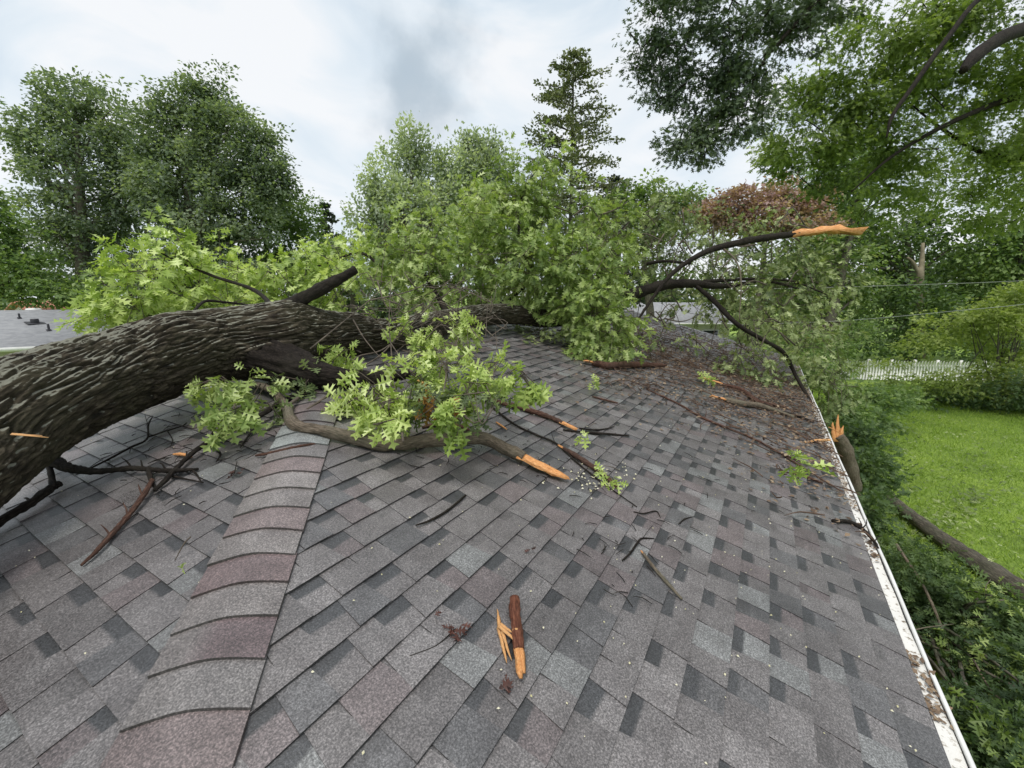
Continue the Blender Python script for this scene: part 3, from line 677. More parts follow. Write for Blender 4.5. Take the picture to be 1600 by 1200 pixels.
# ================================================================== BROKEN LIMBS AND STICKS ON THE ROOF
def onroof(px, py, h=0.0):
    d = at(px, py, 1.0); best = None
    # iterate to the first roof hit
    s1 = -H/(d[2]-T*d[1]) if abs(d[2]-T*d[1]) > 1e-6 else 1e9; s2_ = -HL/(d[2]-T*d[0])
    c = [s for s in (s1, s2_) if s > 0]
    s = None
    for s_ in c:
        p = d*s_
        if abs(roofz(p[0], p[1])-p[2]) < .01: s = s_
    if s is None: s = min(c)
    p = d*s; return p+np.array([0, 0, h])
STK = random.Random(5)
def stick(name, label, P, Rr, mat='bark_dark', ends=None, forks=(), seg=9, cat='broken branch', group=None, lift=None, wmat='wood'):
    """P: (px, py, extra height) along the roof; radius rests on the shingles"""
    pts = []
    for (x, y, *h), r in zip(P, Rr): pts.append(onroof(x, y, r+.010+(h[0] if h else 0)))
    root = empty(name, pts[0], label, cat, group)
    limb(pts, Rr, mat, max(seg, 12), root, 'bark', rawpts=True, n=len(pts)*16, amp=.4)
    if len(P) > 3 and cat != 'stick' and not forks:
        forks = []
    if len(P) > 4:
        forks = list(forks)
        for _ in range(3 if Rr[2] > .009 else 1):
            i = STK.randint(1, len(P)-2); a = STK.uniform(-1, 1); x0, y0 = P[i][:2]; h0 = P[i][2] if len(P[i]) > 2 else 0; L = STK.uniform(10, 24)
            forks.append(([(x0, y0, h0), (x0+L*.6*a, y0-L*.4, h0+.02), (x0+L*a+STK.uniform(-5, 5), y0-L*STK.uniform(.3, .9), h0+.03)], [Rr[i]*.4, Rr[i]*.28, .0015]))
    if forks:
        for FP, FR in forks:
            mb = MB(); tube(mb, [onroof(x, y, r+.008+(h[0] if h else 0)) for (x, y, *h), r in zip(FP, FR)], FR, 6, len(FP)*6, wob=.2)
            mb.build('side_twig', M[mat], root, smooth=True)
    if ends:
        for (i, L, w, n, sd) in ends:
            mb = MB()
            d = pts[-1]-pts[-2] if i == -1 else pts[0]-pts[1]; d = d/np.linalg.norm(d)
            splinter(mb, pts[i]-d*w*.8, d, L, w*1.15, n, sd, -.05, .4, tp=.35)
            mb.build('splintered_wood', M[wmat], root)
    return root
stick('broken_limb', 'long curved broken limb with torn orange end lying across the shingles', [(385, 612, .05), (425, 625, .04), (447, 648, .02), (462, 675, 0), (520, 690, .01), (600, 706, .0), (680, 706, .03), (750, 703, .03), (790, 715, .01), (818, 727, 0)],
      [.022, .026, .032, .036, .038, .040, .041, .043, .044, .044], 'bark_limb', [(-1, .36, .044, 5, 4)], seg=16)
stick('dead_branch', 'bare black dead branch reaching out from under the trunk base', [(40, 735, .12), (75, 742, .08), (105, 752, .05), (150, 752, .03), (210, 744, .02), (262, 745, .01), (310, 738, 0)], [.045, .042, .030, .018, .016, .015, .008],
      'bark_dark', forks=[([(235, 745, .02), (237, 757, .01), (244, 768, 0)], [.014, .010, .006]), ([(300, 738, 0), (308, 745, 0), (314, 755, 0)], [.007, .005, .003]), ([(265, 747, 0), (290, 752, 0), (318, 757, 0)], [.007, .005, .003]), ([(225, 742, .02), (222, 730, .03)], [.006, .003])])
stick('broken_branch', 'dark barkless stick with a stub at the left edge below the trunk', [(-30, 850), (10, 822, .01), (50, 798, .01), (85, 772, .01), (98, 768, .02)], [.02, .021, .021, .022, .014], 'bark_dark', forks=[([(85, 775, .02), (84, 758, .05), (78, 745, .07)], [.016, .014, .012])])
stick('broken_branch', 'slim reddish brown stick pointing down towards the left hip shingles', [(240, 762, .02), (225, 785, .01), (200, 815, 0), (175, 843, 0), (150, 870, 0), (128, 889, 0)], [.012, .013, .013, .012, .010, .006], 'bark_red')
stick('broken_branch', 'dark forked branch running from the left shingles up under the leaves', [(243, 772, 0), (262, 757, .01), (290, 728, .01), (318, 708, .02), (352, 690, .02), (400, 668, .03), (445, 640, .03), (500, 612, .03)], [.010, .013, .014, .015, .016, .018, .02, .02], 'bark_dark',
      forks=[([(318, 708, .02), (332, 692, .03), (338, 680, .05)], [.012, .008, .004]), ([(330, 702, .01), (345, 715, .01), (338, 725, 0)], [.008, .006, .003]), ([(400, 668), (385, 690), (376, 702)], [.008, .006, .003])])
stick('twig', 'thin straight dark twig with a hooked tip on the bright left shingles', [(143, 735), (175, 719), (205, 703), (230, 690), (233, 672, .02), (240, 660, .03)], [.004, .006, .007, .007, .006, .003], 'bark_dark', forks=[([(170, 727), (180, 732)], [.004, .002]), ([(232, 686), (255, 678), (285, 668), (292, 663)], [.006, .005, .004, .003]), ([(262, 676), (270, 690), (266, 702)], [.004, .003, .002]), ([(285, 668), (300, 672), (318, 668)], [.004, .003, .002])], cat='twig')
stick('split_branch', 'stout red barked stick with a pointed orange torn face, standing apart on the lower shingles', [(804, 945), (805, 970), (808, 1000), (811, 1028)], [.021, .023, .023, .022], 'bark_redder', [(-1, .12, .022, 2, 8)], seg=12, wmat='wood')
rt = empty('wood_splinter', onroof(790, 1000, .02), 'pale orange forked splinter of torn wood beside the stout red stick', 'wood splinter')
p = [onroof(777, 955, .012), onroof(781, 985, .014), onroof(790, 1008, .016), onroof(796, 1040, .012)]
for a, b, w, n, sd in ((p[1], p[0], .010, 1, 1), (p[1], p[3], .016, 2, 2), (p[1]+[0, 0, .01], onroof(812, 1018, .04), .018, 2, 3), (onroof(808, 1000, .045), onroof(817, 1066, .03), .02, 2, 4)):
    mb = MB(); splinter(mb, a, b-a, np.linalg.norm(b-a), w, n, sd); mb.build('sliver', M['wood_pale'], rt)

for lab, P, Rr, mt, en in (
    ('bark covered stick with shredded red end right of the hanging leaves', [(750, 612), (775, 632), (820, 645), (860, 658), (878, 666)], [.012, .022, .024, .022, .02], 'bark_red', [(-1, .16, .022, 4, 2), (0, .06, .01, 2, 6)]),
    ('red brown split stick pointing at the small green sprig', [(880, 705), (905, 722), (935, 742), (966, 767)], [.014, .020, .018, .014], 'bark_red', [(0, .07, .014, 2, 3)]),
    ('thin dark stick ending in two prongs on the upper shingles', [(880, 675), (920, 680), (955, 682), (982, 684)], [.008, .011, .010, .007], 'bark_dark', None),
    ('short dark curved twig just above the two pronged stick', [(905, 672), (930, 675), (950, 672), (960, 668)], [.006, .008, .006, .004], 'bark_dark', None),
    ('long thin dark twig running down towards the red split stick', [(758, 630), (800, 664), (835, 682), (868, 696), (900, 725), (940, 757), (995, 795)], [.008, .009, .008, .008, .007, .006, .003], 'bark_dark', None),
    ('dark slender stick lying alone on the shingles below the broken limb', [(650, 825), (672, 818), (700, 802), (728, 778)], [.004, .006, .007, .006], 'bark_dark', None),
    ('grey brown peeling stick lying alone on the mid right shingles', [(1005, 870), (1022, 893), (1043, 917), (1065, 941)], [.008, .009, .009, .006], 'bark_limb', [(0, .03, .006, 2, 5)]),
    ('small orange wood chip just under the bark covered stick', [(775, 662), (783, 668), (792, 674)], [.004, .007, .004], 'wood', None),
    ('small orange wood chip beside the dark forked branch', [(272, 714), (285, 715), (300, 718)], [.006, .010, .006], 'wood', None),
    ('curled dark twig against the eave gutter edge', [(1300, 818), (1325, 820), (1345, 830), (1365, 850), (1372, 860)], [.012, .014, .014, .01, .005], 'bark_dark', None),
    ('red torn strip of bark under the hanging leaves', [(660, 672), (690, 668), (720, 672), (740, 680)], [.01, .018, .016, .008], 'bark_red', None),
    ('thin reddish strip left of the hip cap under the broken limb', [(400, 716), (430, 712), (470, 702), (500, 697)], [.006, .01, .009, .006], 'bark_red', None),
    ('orange and brown stick at the foot of the drooping crown', [(925, 572), (950, 578), (985, 576), (1040, 575)], [.04, .05, .05, .03], 'bark_red', [(0, .15, .04, 3, 2)]),
    ('long peeled reddish stick on top of the brown litter', [(1125, 603), (1160, 615), (1185, 632), (1230, 640)], [.028, .035, .03, .02], 'bark_red', [(0, .3, .04, 3, 2)]),
    ('tan bark slab lying low in the brown litter', [(1130, 628), (1155, 636), (1190, 640), (1240, 655)], [.03, .04, .035, .02], 'bark_limb', [(0, .2, .04, 3, 5)]),
    ('dark stick crossing the litter towards the gutter', [(1180, 625), (1210, 645), (1240, 652), (1270, 662)], [.02, .025, .02, .015], 'bark_dark', None),
    ('pale snapped twig touching the gutter under the upright stump', [(1258, 694), (1275, 692), (1296, 691)], [.010, .016, .016], 'wood_pale', None),
    ('long thin brown stick along the lower edge of the brown litter', [(1010, 610), (1060, 634), (1100, 657), (1180, 690), (1245, 728), (1300, 762)], [.009, .012, .012, .011, .010, .006], 'bark_red', None),
    ('broken reddish stick near the gutter end of the brown litter', [(1240, 742), (1262, 750), (1285, 758)], [.012, .014, .008], 'bark_red', None),
    ('short brown twig across the upper middle shingles', [(925, 622), (945, 628), (965, 632)], [.008, .011, .006], 'bark_red', None),
    ('budded twig with pale tips above the peeling stick', [(972, 880), (985, 868), (996, 852), (1003, 845), (1022, 845)], [.004, .006, .006, .005, .003], 'bark_dark', None),
    ('small forked twig uphill from the budded twig', [(990, 803), (1005, 806), (1025, 802), (1032, 812)], [.004, .005, .004, .002], 'bark_dark', None),
    ('short curved twig right of the small forked twig', [(1060, 822), (1070, 814), (1084, 810)], [.003, .004, .002], 'bark_dark', None)):
    stick('stick' if 'twig' not in lab else 'twig', lab, P, Rr, mt, en, seg=8, cat='stick' if 'twig' not in lab else 'twig')
# dead leaf clumps
for lab, x, y, n, s in (('dark curled dead leaf clump with stem left of the stout red stick', 712, 990, 9, .05), ('reddish brown dead leaf below the stout red stick', 787, 1090, 3, .05), ('wet maroon leaf ball on the left shingles', 367, 745, 7, .045), ('small red leaf scrap on the middle shingles', 828, 865, 3, .035), ('tiny maroon leaf scrap left of the curled leaf clump', 690, 967, 3, .03)):
    c = onroof(x, y, .02); root = empty('dead_leaf', c, lab, 'dead leaf')
    P = np.tile(c, (n, 1))+rng.normal(0, s*.25, (n, 3)); D = rng.normal(0, 1, (n, 3)); D[:, 2] *= .4
    if 'mdead' not in M: M['mdead'] = simple('dead_leaf_skin', [(.3, (.03, .014, .012)), (.6, (.10, .04, .03)), (.75, (.17, .08, .05))], 30, .5, .4, 90)
    leaf_mesh('leaf_blade', P, D, s, M['mdead'], root, 'oaklo', clampfn=roof_clamp, jit=1.0)
    if n > 6:
        mb = MB(); tube(mb, [c, onroof(x-30, y+22, .01), onroof(x-72, y+38, .008)] if n == 9 else [c, onroof(x+4, y-18, .02)], [.003, .002, .0012] if n == 9 else [.003, .002], 4, 10); mb.build('stem', M['bark_dark'], root)
# fallen green sprigs
for lab, x, y, n in (('bright green oak sprig lying beside the red split stick', 955, 740, 3), ('yellow green leaf sprig on the lower end of the litter', 1235, 720, 4), ('pale green sprig on top of the litter heap', 1100, 602, 3), ('small green sprig by the shredded red end', 925, 672, 1), ('green sprig on the upper shingles beyond the brown twig', 920, 608, 2), ('small green leaf on the left shingles near the hip', 290, 868, 1)):
    c = onroof(x, y, .05); dpt = float(CAMR[2] @ c); root = empty('leaf_sprig', c, lab, 'leaf sprig', None)
    B, D, ls, P, Dd = sprigs([(x, y, dpt, 8, 6, n)], 7, .03*dpt**.5, .03, .2)
    if 'small green leaf' in lab: P = P[:2]; Dd = Dd[:2]
    leaf_mesh('leaves', P, Dd, .016*dpt if 'left shingles' not in lab else .03, M['leaf_near'], root, 'oak', clampfn=roof_clamp)
    mb = MB(); tube(mb, [c-D[0]*.05-[0, 0, .02], c, c+D[0]*.08], [.003, .003, .001], 4, 6); mb.build('stem', M['twig'], root)

# ---------------- litter (countless bits)
M['litter'] = leafmat('leaf_litter', [(.06, .038, .025), (.135, .09, .06), (.22, .155, .10), (.34, .27, .18)], .0, .6, .3, big=3)
M['litter_twig'] = simple('brown_litter_twig', [(.3, (.05, .03, .02)), (.6, (.13, .08, .055)), (.75, (.22, .15, .10))], 6, .7, .3, 200)
M['speck'] = simple('pale_acorn_bits', [(.3, (.45, .42, .2)), (.7, (.75, .72, .6))], 40, .6, .1, 90)
def scatter_roof(n, f):
    P = []
    while len(P) < n:
        X, Y = f(); 
        if Y-X < .8+0*X and Y > YE-.12 or True: P.append((X, Y, roofz(X, Y)+.012))
    return np.array(P)
def bandf():
    while True:
        X = random.uniform(3.3, 13.5); Y = random.uniform(-.72, 3.2)
        edge = 4.3+(Y+.7)*.55+.35*math.sin(Y*3)
        if X < edge-random.expovariate(2.2) or (X < edge+1.3 and random.random() < .45): continue
        if Y > 1.9+.18*(X-5) : 
            if random.random() < .5: continue
        if random.random() < .92*math.exp(-max(0, X-8.5)*.35): return X, Y
P = scatter_roof(11000, bandf); D = rng.normal(0, 1, (len(P), 3)); D[:, 2] = rng.normal(0, .25, len(P)); P[:, 2] += np.abs(rng.normal(0, .02, len(P)))
o = leaf_mesh('leaf_litter', P, D, .042, M['litter'], None, 'blade', upness=2.0, clampfn=roof_clamp, jit=.6)
tag(o, 'brown wet leaf and bark litter heaped on the far part of the roof', 'leaf litter', kind='stuff')
mb = MB()
for k in range(1100):
    X, Y = bandf(); a = random.uniform(0, math.pi); L = random.uniform(.06, .38)
    p = []
    for t in (-.5, 0, .5):
        x_, y_ = X+math.cos(a+t*.4)*L*t, max(Y+math.sin(a+t*.4)*L*t, YE-.1); p.append((x_, y_, float(roofz(x_, y_))+.02+random.random()*.04))
    tube(mb, p, [.005, .006, .002], 4, 5)
o = mb.build('twig_litter', M['litter_twig']); tag(o, 'tangle of small dark twigs heaped on the far part of the roof', 'twig litter', kind='stuff')
mb = MB()
def bit(X, Y, s):
    z = float(roofz(X, Y))+.012; a = random.uniform(0, 6.28); c, s_ = math.cos(a), math.sin(a)
    V = [(X+c*s, Y+s_*s, z), (X-s_*s*.6, Y+c*s*.6, z+s*.2), (X-c*s*.9, Y-s_*s*.9, z), (X+s_*s*.6, Y-c*s*.6, z), (X, Y, z+s*.9)]
    mb.add(V, [(0, 1, 4), (1, 2, 4), (2, 3, 4), (3, 0, 4)])
for k in range(520):
    X = random.uniform(.3, 6.5); Y = random.uniform(-.7, 2.2)
    if Y > X+.5: continue
    if random.random() < .5+.5*(Y < .6): bit(X, Y, random.uniform(.003, .0075))
for k in range(60): bit(random.uniform(-.2, 1.5), random.uniform(1.5, 4), random.uniform(.003, .006))
for k in range(70):
    p = onroof(random.gauss(925, 30), random.gauss(750, 14)); bit(p[0], p[1], random.uniform(.004, .012))
o = mb.build('pale_specks', M['speck']); tag(o, 'pale yellow acorn and bark specks scattered over the shingles', 'debris', kind='stuff')
mb = MB()
for k in range(260):     # short dark bits around the limb and trunk
    cx, cy, sx, sy = random.choice([(300, 690, 60, 30), (880, 690, 70, 40), (700, 680, 60, 25), (930, 745, 30, 15), (960, 860, 50, 40), (1150, 740, 90, 50), (230, 730, 60, 30), (430, 690, 40, 20), (1050, 560, 60, 20), (830, 560, 60, 20)])
    x, y = random.gauss(cx, sx), random.gauss(cy, sy)
    if y < 530: continue
    p = onroof(x, y, .014); a = random.uniform(0, 6.28); L = random.uniform(.015, .10)
    q2 = p+np.array([math.cos(a)*L, math.sin(a)*L, 0]); q2[2] = roofz(q2[0], q2[1])+.014
    md = (p+q2)/2+rng.normal(0, .08, 3)*L; md[2] = roofz(md[0], md[1])+.018
    tube(mb, [p, md, q2], [.002, .0025, .001], 4, 5)
o = mb.build('twig_bits', M['bark_dark']); tag(o, 'short dark twig bits scattered on the near shingles', 'twig bits', kind='stuff')
# litter in the gutter
P = np.array([(random.uniform(.9, 13), YE-random.uniform(.008, .072), ZG-.004) for _ in range(2000)])
keep = np.array([(mnoise.noise(Vector((p[0]*2.5, 3, 1))) > .02 or p[0] > 4.3) for p in P]); P = P[keep]
D = rng.normal(0, 1, P.shape); D[:, 2] *= .3
o = leaf_mesh('gutter_litter', P, D, .028, M['litter'], None, 'blade', upness=2, jit=.6); tag(o, 'brown leaf scraps lying in the white gutter', 'leaf litter', kind='stuff')

# upright torn stump beside the gutter + fallen log on the lawn
rt = empty('torn_branch', at(1320, 760, 5.6), 'upright snapped branch with bright orange torn top leaning on the gutter', 'broken branch')
limb([(1338, 765, 5.75), (1330, 735, 5.7), (1322, 705, 5.65), (1310, 680, 5.6)], [.07, .085, .085, .075], 'bark_limb', 16, rt, 'bark')
mb = MB(); splinter(mb, at(1308, 690, 5.6), at(1309, 645, 5.6)-at(1308, 690, 5.6), 0.36, .075, 5, 12, .35); mb.build('splintered_wood', M['wood'], rt); mb = MB(); splinter(mb, at(1296, 668, 5.5), at(1325, 683, 5.5)-at(1296, 668, 5.5), .2, .03, 2, 3); mb.build('splintered_wood', M['wood'], rt)
gp = lambda x, y: (lambda d: d*((GZ+.0)/d[2]))(at(x, y, 1))
lg = [gp(1365, 768)+[0, 0, .25], gp(1400, 800)+[0, 0, .16], gp(1470, 855)+[0, 0, .15], gp(1540, 905)+[0, 0, .16], gp(1620, 960)+[0, 0, .17], gp(1750, 1060)+[0, 0, .2]]
rt = empty('fallen_log', lg[2], 'long dark fallen log lying on the lawn beside the gutter', 'log')
limb(lg, [.09, .11, .13, .155, .175, .18], 'bark_grey', 24, rt, 'bark', rawpts=True, n=120)

# ================================================================== BACKGROUND VEGETATION
G = lambda px, d: np.array([*(at(px, 500, d)[:2]), GZ])
DK = [(.022, .045, .022), (.045, .082, .036), (.075, .125, .05), (.13, .19, .08)]
M['lf_blue'] = leafmat('dark_bluish_leaf', [(.085, .12, .09), (.15, .20, .14), (.23, .29, .19), (.36, .42, .29)], .42, .55, .3, big=.35)
M['lf_silver'] = leafmat('silvery_leaf', [(.22, .27, .21), (.33, .39, .29), (.46, .52, .40), (.60, .65, .52)], .42, .5, .4, big=.4)
M['lf_mid'] = leafmat('green_leaf', [(.085, .14, .055), (.14, .22, .08), (.23, .32, .115), (.36, .45, .20)], .42, .5, .3, big=.35)
M['lf_deep'] = leafmat('deep_green_leaf', [(.05, .085, .042), (.085, .14, .058), (.14, .21, .08), (.24, .32, .13)], .42, .5, .3, big=.35)
M['lf_yel'] = leafmat('yellow_green_leaf', [(.14, .19, .05), (.24, .31, .08), (.36, .43, .13), (.50, .57, .24)], .42, .5, .3, big=.5)
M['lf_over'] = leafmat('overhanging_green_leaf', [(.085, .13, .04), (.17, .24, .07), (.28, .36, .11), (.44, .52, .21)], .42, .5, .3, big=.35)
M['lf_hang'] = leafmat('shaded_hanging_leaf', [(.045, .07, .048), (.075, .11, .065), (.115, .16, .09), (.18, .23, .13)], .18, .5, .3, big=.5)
M['lf_red'] = leafmat('copper_red_leaf', [(.22, .13, .13), (.34, .21, .21), (.46, .32, .31), (.55, .44, .42)], .42, .5, .3, big=.6)
M['lf_pine'] = leafmat('pine_needles', [(.09, .115, .065), (.15, .18, .095), (.23, .255, .13), (.34, .36, .20)], .1, .6, .2, big=.5)
M['lf_spruce'] = leafmat('spruce_needles', [(.03, .045, .035), (.055, .075, .05), (.09, .11, .07)], .05, .6, .2, big=.5)

BG = 'trees standing behind the roofs'
tree('maple_tree', 'broad dark green tree at the far left with ragged rounded top', 'tree', G(140, 25), [(115, 175, 25, 62, 58), (70, 230, 25, 60, 60), (180, 220, 25, 70, 80), (40, 200, 25, 25, 25), (120, 320, 25, 90, 80), (215, 330, 25.5, 60, 80), (60, 400, 26, 70, 60), (180, 420, 26, 90, 50)], 1300, 44, .36, .22, M['lf_blue'], M['bark_grey'], .4, BG, limbs=30)
tree('maple_tree', 'tall dark green tree with pointed top, second from the left', 'tree', G(320, 24), [(318, 150, 24, 32, 48), (275, 170, 24, 26, 40), (345, 210, 24, 60, 55), (290, 260, 24, 55, 70), (375, 260, 24, 50, 60), (330, 340, 24, 95, 70), (405, 225, 24, 34, 28), (415, 290, 24, 50, 45), (245, 205, 24, 30, 45), (240, 290, 24, 40, 60), (300, 430, 24.5, 100, 50)], 1600, 44, .34, .21, M['lf_blue'], M['bark_grey'], .38, BG, limbs=30)
tree('maple_tree', 'lower rounded green tree beside the tall dark pointed one', 'tree', G(440, 27), [(430, 330, 27, 50, 42), (470, 350, 27, 28, 36), (410, 390, 27, 70, 50), (470, 410, 27, 45, 40)], 420, 40, .4, .22, M['lf_mid'], M['bark_grey'], .25, BG)
tree('maple_tree', 'yellowish green tree standing at the left picture edge over the neighbouring roof', 'tree', G(-10, 21), [(10, 390, 21, 60, 60), (60, 440, 21, 60, 45), (-30, 330, 21, 45, 50), (-60, 430, 21, 80, 70), (120, 455, 21.5, 60, 30)], 480, 34, .34, .22, M['lf_mid'], M['bark_grey'], .25, BG)
tree('silver_maple', 'silvery green maple with fine upright shoots in the middle distance', 'tree', G(655, 23), [(650, 265, 23, 32, 52), (605, 290, 23, 45, 50), (690, 280, 23, 40, 50), (590, 340, 23, 42, 40), (650, 350, 23, 80, 60), (690, 340, 23, 50, 60), (640, 225, 23, 16, 18)], 950, 36, .30, .2, M['lf_silver'], M['bark_grey'], .3, BG, limbs=40, gshape=(.5, .5, 1.5))
tree('silver_maple', 'silvery maple just left of the tall pine', 'tree', G(755, 24), [(745, 255, 24, 35, 42), (775, 275, 24, 30, 45), (730, 300, 24, 50, 50), (770, 350, 24, 70, 50), (735, 225, 24, 12, 14), (762, 232, 24, 12, 14)], 640, 36, .30, .2, M['lf_silver'], M['bark_grey'], .28, BG, limbs=40, gshape=(.5, .5, 1.5))
tree('maple_tree', 'light green tree right of the tall pine', 'tree', G(1020, 26), [(1010, 310, 26, 38, 35), (1050, 330, 26, 40, 35), (1075, 320, 26, 30, 22), (1000, 360, 26, 60, 40), (965, 330, 26, 28, 30)], 330, 30, .35, .25, M['lf_mid'], M['bark_grey'], .25, BG)
tree('copper_tree', 'copper red leaved tree behind the broken upright limb', 'tree', G(1175, 21), [(1110, 338, 21, 30, 15), (1145, 318, 21, 42, 20), (1200, 308, 21, 48, 24), (1255, 318, 21, 40, 22), (1210, 345, 21, 85, 22), (1140, 345, 21, 50, 18)], 460, 36, .26, .2, M['lf_red'], M['bark_grey'], .22, BG)
tree('background_wood', 'hazy green tree filling the gap behind the fallen crown', 'tree', G(560, 34), [(520, 400, 34, 70, 35), (600, 420, 34, 70, 40), (480, 440, 34, 60, 30)], 220, 30, .5, .35, M['lf_blue'], M['bark_grey'], .25, BG)
# conifers
def ztop(px, py, b):
    d = at(px, py, 1); return d[2]/math.hypot(d[0], d[1])*math.hypot(b[0], b[1])
def conifer(name, label, base, topz, wid, lmat, nlay, blen, leaf=.24, seed=1, droop=.15, lowfrac=.3, per=55, taper=.8, tr=.22):
    r = random.Random(seed); base = np.array(base, float); root = empty(name, base, label, 'conifer tree', BG); mb = MB(); Hh = topz-base[2]
    tube(mb, [base, base+[.1, 0, Hh*.5], base+[0, .05, Hh]], [tr, tr*.55, .02], 8, 16)
    LP, LD = [], []
    for k in range(nlay):
        t = k/(nlay-1); z = base[2]+Hh*(lowfrac+(1-lowfrac)*t*.97); rad = wid*((1-t)**taper)*r.uniform(.75, 1.15)+.25
        for j in range(6):
            a = r.uniform(0, 6.28); L = rad*r.uniform(.65, 1.1); d = np.array([math.cos(a), math.sin(a), 0])
            p0 = base*[1, 1, 0]+[0, 0, z]; p1 = p0+d*L*.5+[0, 0, -droop*L*.3+.1*L]; p2 = p0+d*L+[0, 0, -droop*L*.6+.28*L*r.random()]
            cc = tube(mb, [p0, p1, p2], [.05*(1.2-t), .03, .01], 4, 7)
            n = int(per*(.4+L/wid)); u = np.array([r.random()**.55 for _ in range(n)])
            pp = np.array([cc[min(6, int(.6+q_*6))] for q_ in u])+rng.normal(0, 1, (n, 3))*np.array([.22, .22, .13])*(.5+.6*L/wid)
            LP.append(pp); dd = d*.8+rng.normal(0, .6, (n, 3)); dd[:, 2] += .35; LD.append(dd)
    mb.build('trunk', M['bark_grey'], root, smooth=True)
    leaf_mesh('crown', np.concatenate(LP), np.concatenate(LD), leaf, M[lmat], root, 'blade', jit=.7)
b = G(886, 28); conifer('pine_tree', 'tall dark olive pine rising above the middle of the roof', b, ztop(888, 75, b), 4.7, 'lf_pine', 26, 4, .2, 4, .12, .36, 110, .55)
b = G(950, 30); conifer('spruce_tree', 'short brownish conifer right behind the foot of the tall pine', b, ztop(950, 275, b), 2.4, 'lf_spruce', 18, 3, .25, 6, .3, .2, 50, .4)
b = G(522, 45); conifer('spruce_tree', 'small distant dark spruce in the gap left of the silvery maple', b, ztop(522, 318, b), 3.2, 'lf_spruce', 16, 3, .4, 8, .3, .2, 45, .9)
# right-hand wood
RG = 'trees behind the lawn'
tree('maple_tree', 'deep green tree behind the picket fence with pale forked trunk', 'tree', G(1438, 29), [(1380, 400, 29, 80, 70), (1450, 360, 29, 90, 60), (1500, 430, 29, 70, 60), (1400, 480, 29, 90, 40), (1330, 360, 29, 60, 60), (1480, 490, 29, 70, 35), (1440, 480, 25.5, 60, 35), (1380, 500, 25.5, 50, 25), (1330, 540, 26, 60, 22), (1420, 540, 26, 70, 22), (1520, 545, 26, 80, 24), (1620, 540, 26, 80, 30)], 900, 34, .42, .27, M['lf_deep'], M['bark_grey'], .35, RG, limbs=26)
shrub_front = None
tree('maple_tree', 'bright green tree at the right edge behind the shrubs', 'tree', G(1590, 26), [(1580, 370, 26, 70, 70), (1650, 420, 26, 80, 80), (1560, 440, 26.5, 60, 50)], 420, 34, .4, .25, M['lf_mid'], M['bark_grey'], .3, RG)
tree('maple_tree', 'green tree behind the copper red one reaching over the deck', 'tree', G(1290, 25), [(1290, 300, 25, 70, 60), (1260, 390, 25, 50, 60), (1330, 440, 26, 60, 60), (1340, 260, 25, 70, 60), (1270, 440, 26, 60, 50)], 620, 34, .36, .25, M['lf_mid'], M['bark_grey'], .28, RG)
# pale forked trunk visible in a gap
mb = MB(); tube(mb, [at(1440, 560, 27), at(1438, 440, 26.5), at(1440, 415, 26.5), at(1442, 380, 26.6)], [.2, .19, .15, .09], 8, 16, wob=.1); tube(mb, [at(1438, 432, 26.5), at(1428, 412, 26.5), at(1418, 402, 26.5)], [.13, .10, .07], 7, 8)
M['bark_pale'] = simple('pale_bark', [(.3, (.14, .12, .08)), (.7, (.30, .26, .18))], 3, .8, .4, 14)
r_ = empty('dead_tree', G(1440, 24), 'pale forked bare trunk showing through the dark leaves above the wires', 'tree'); mb.build('trunk', M['bark_pale'], r_, smooth=True)
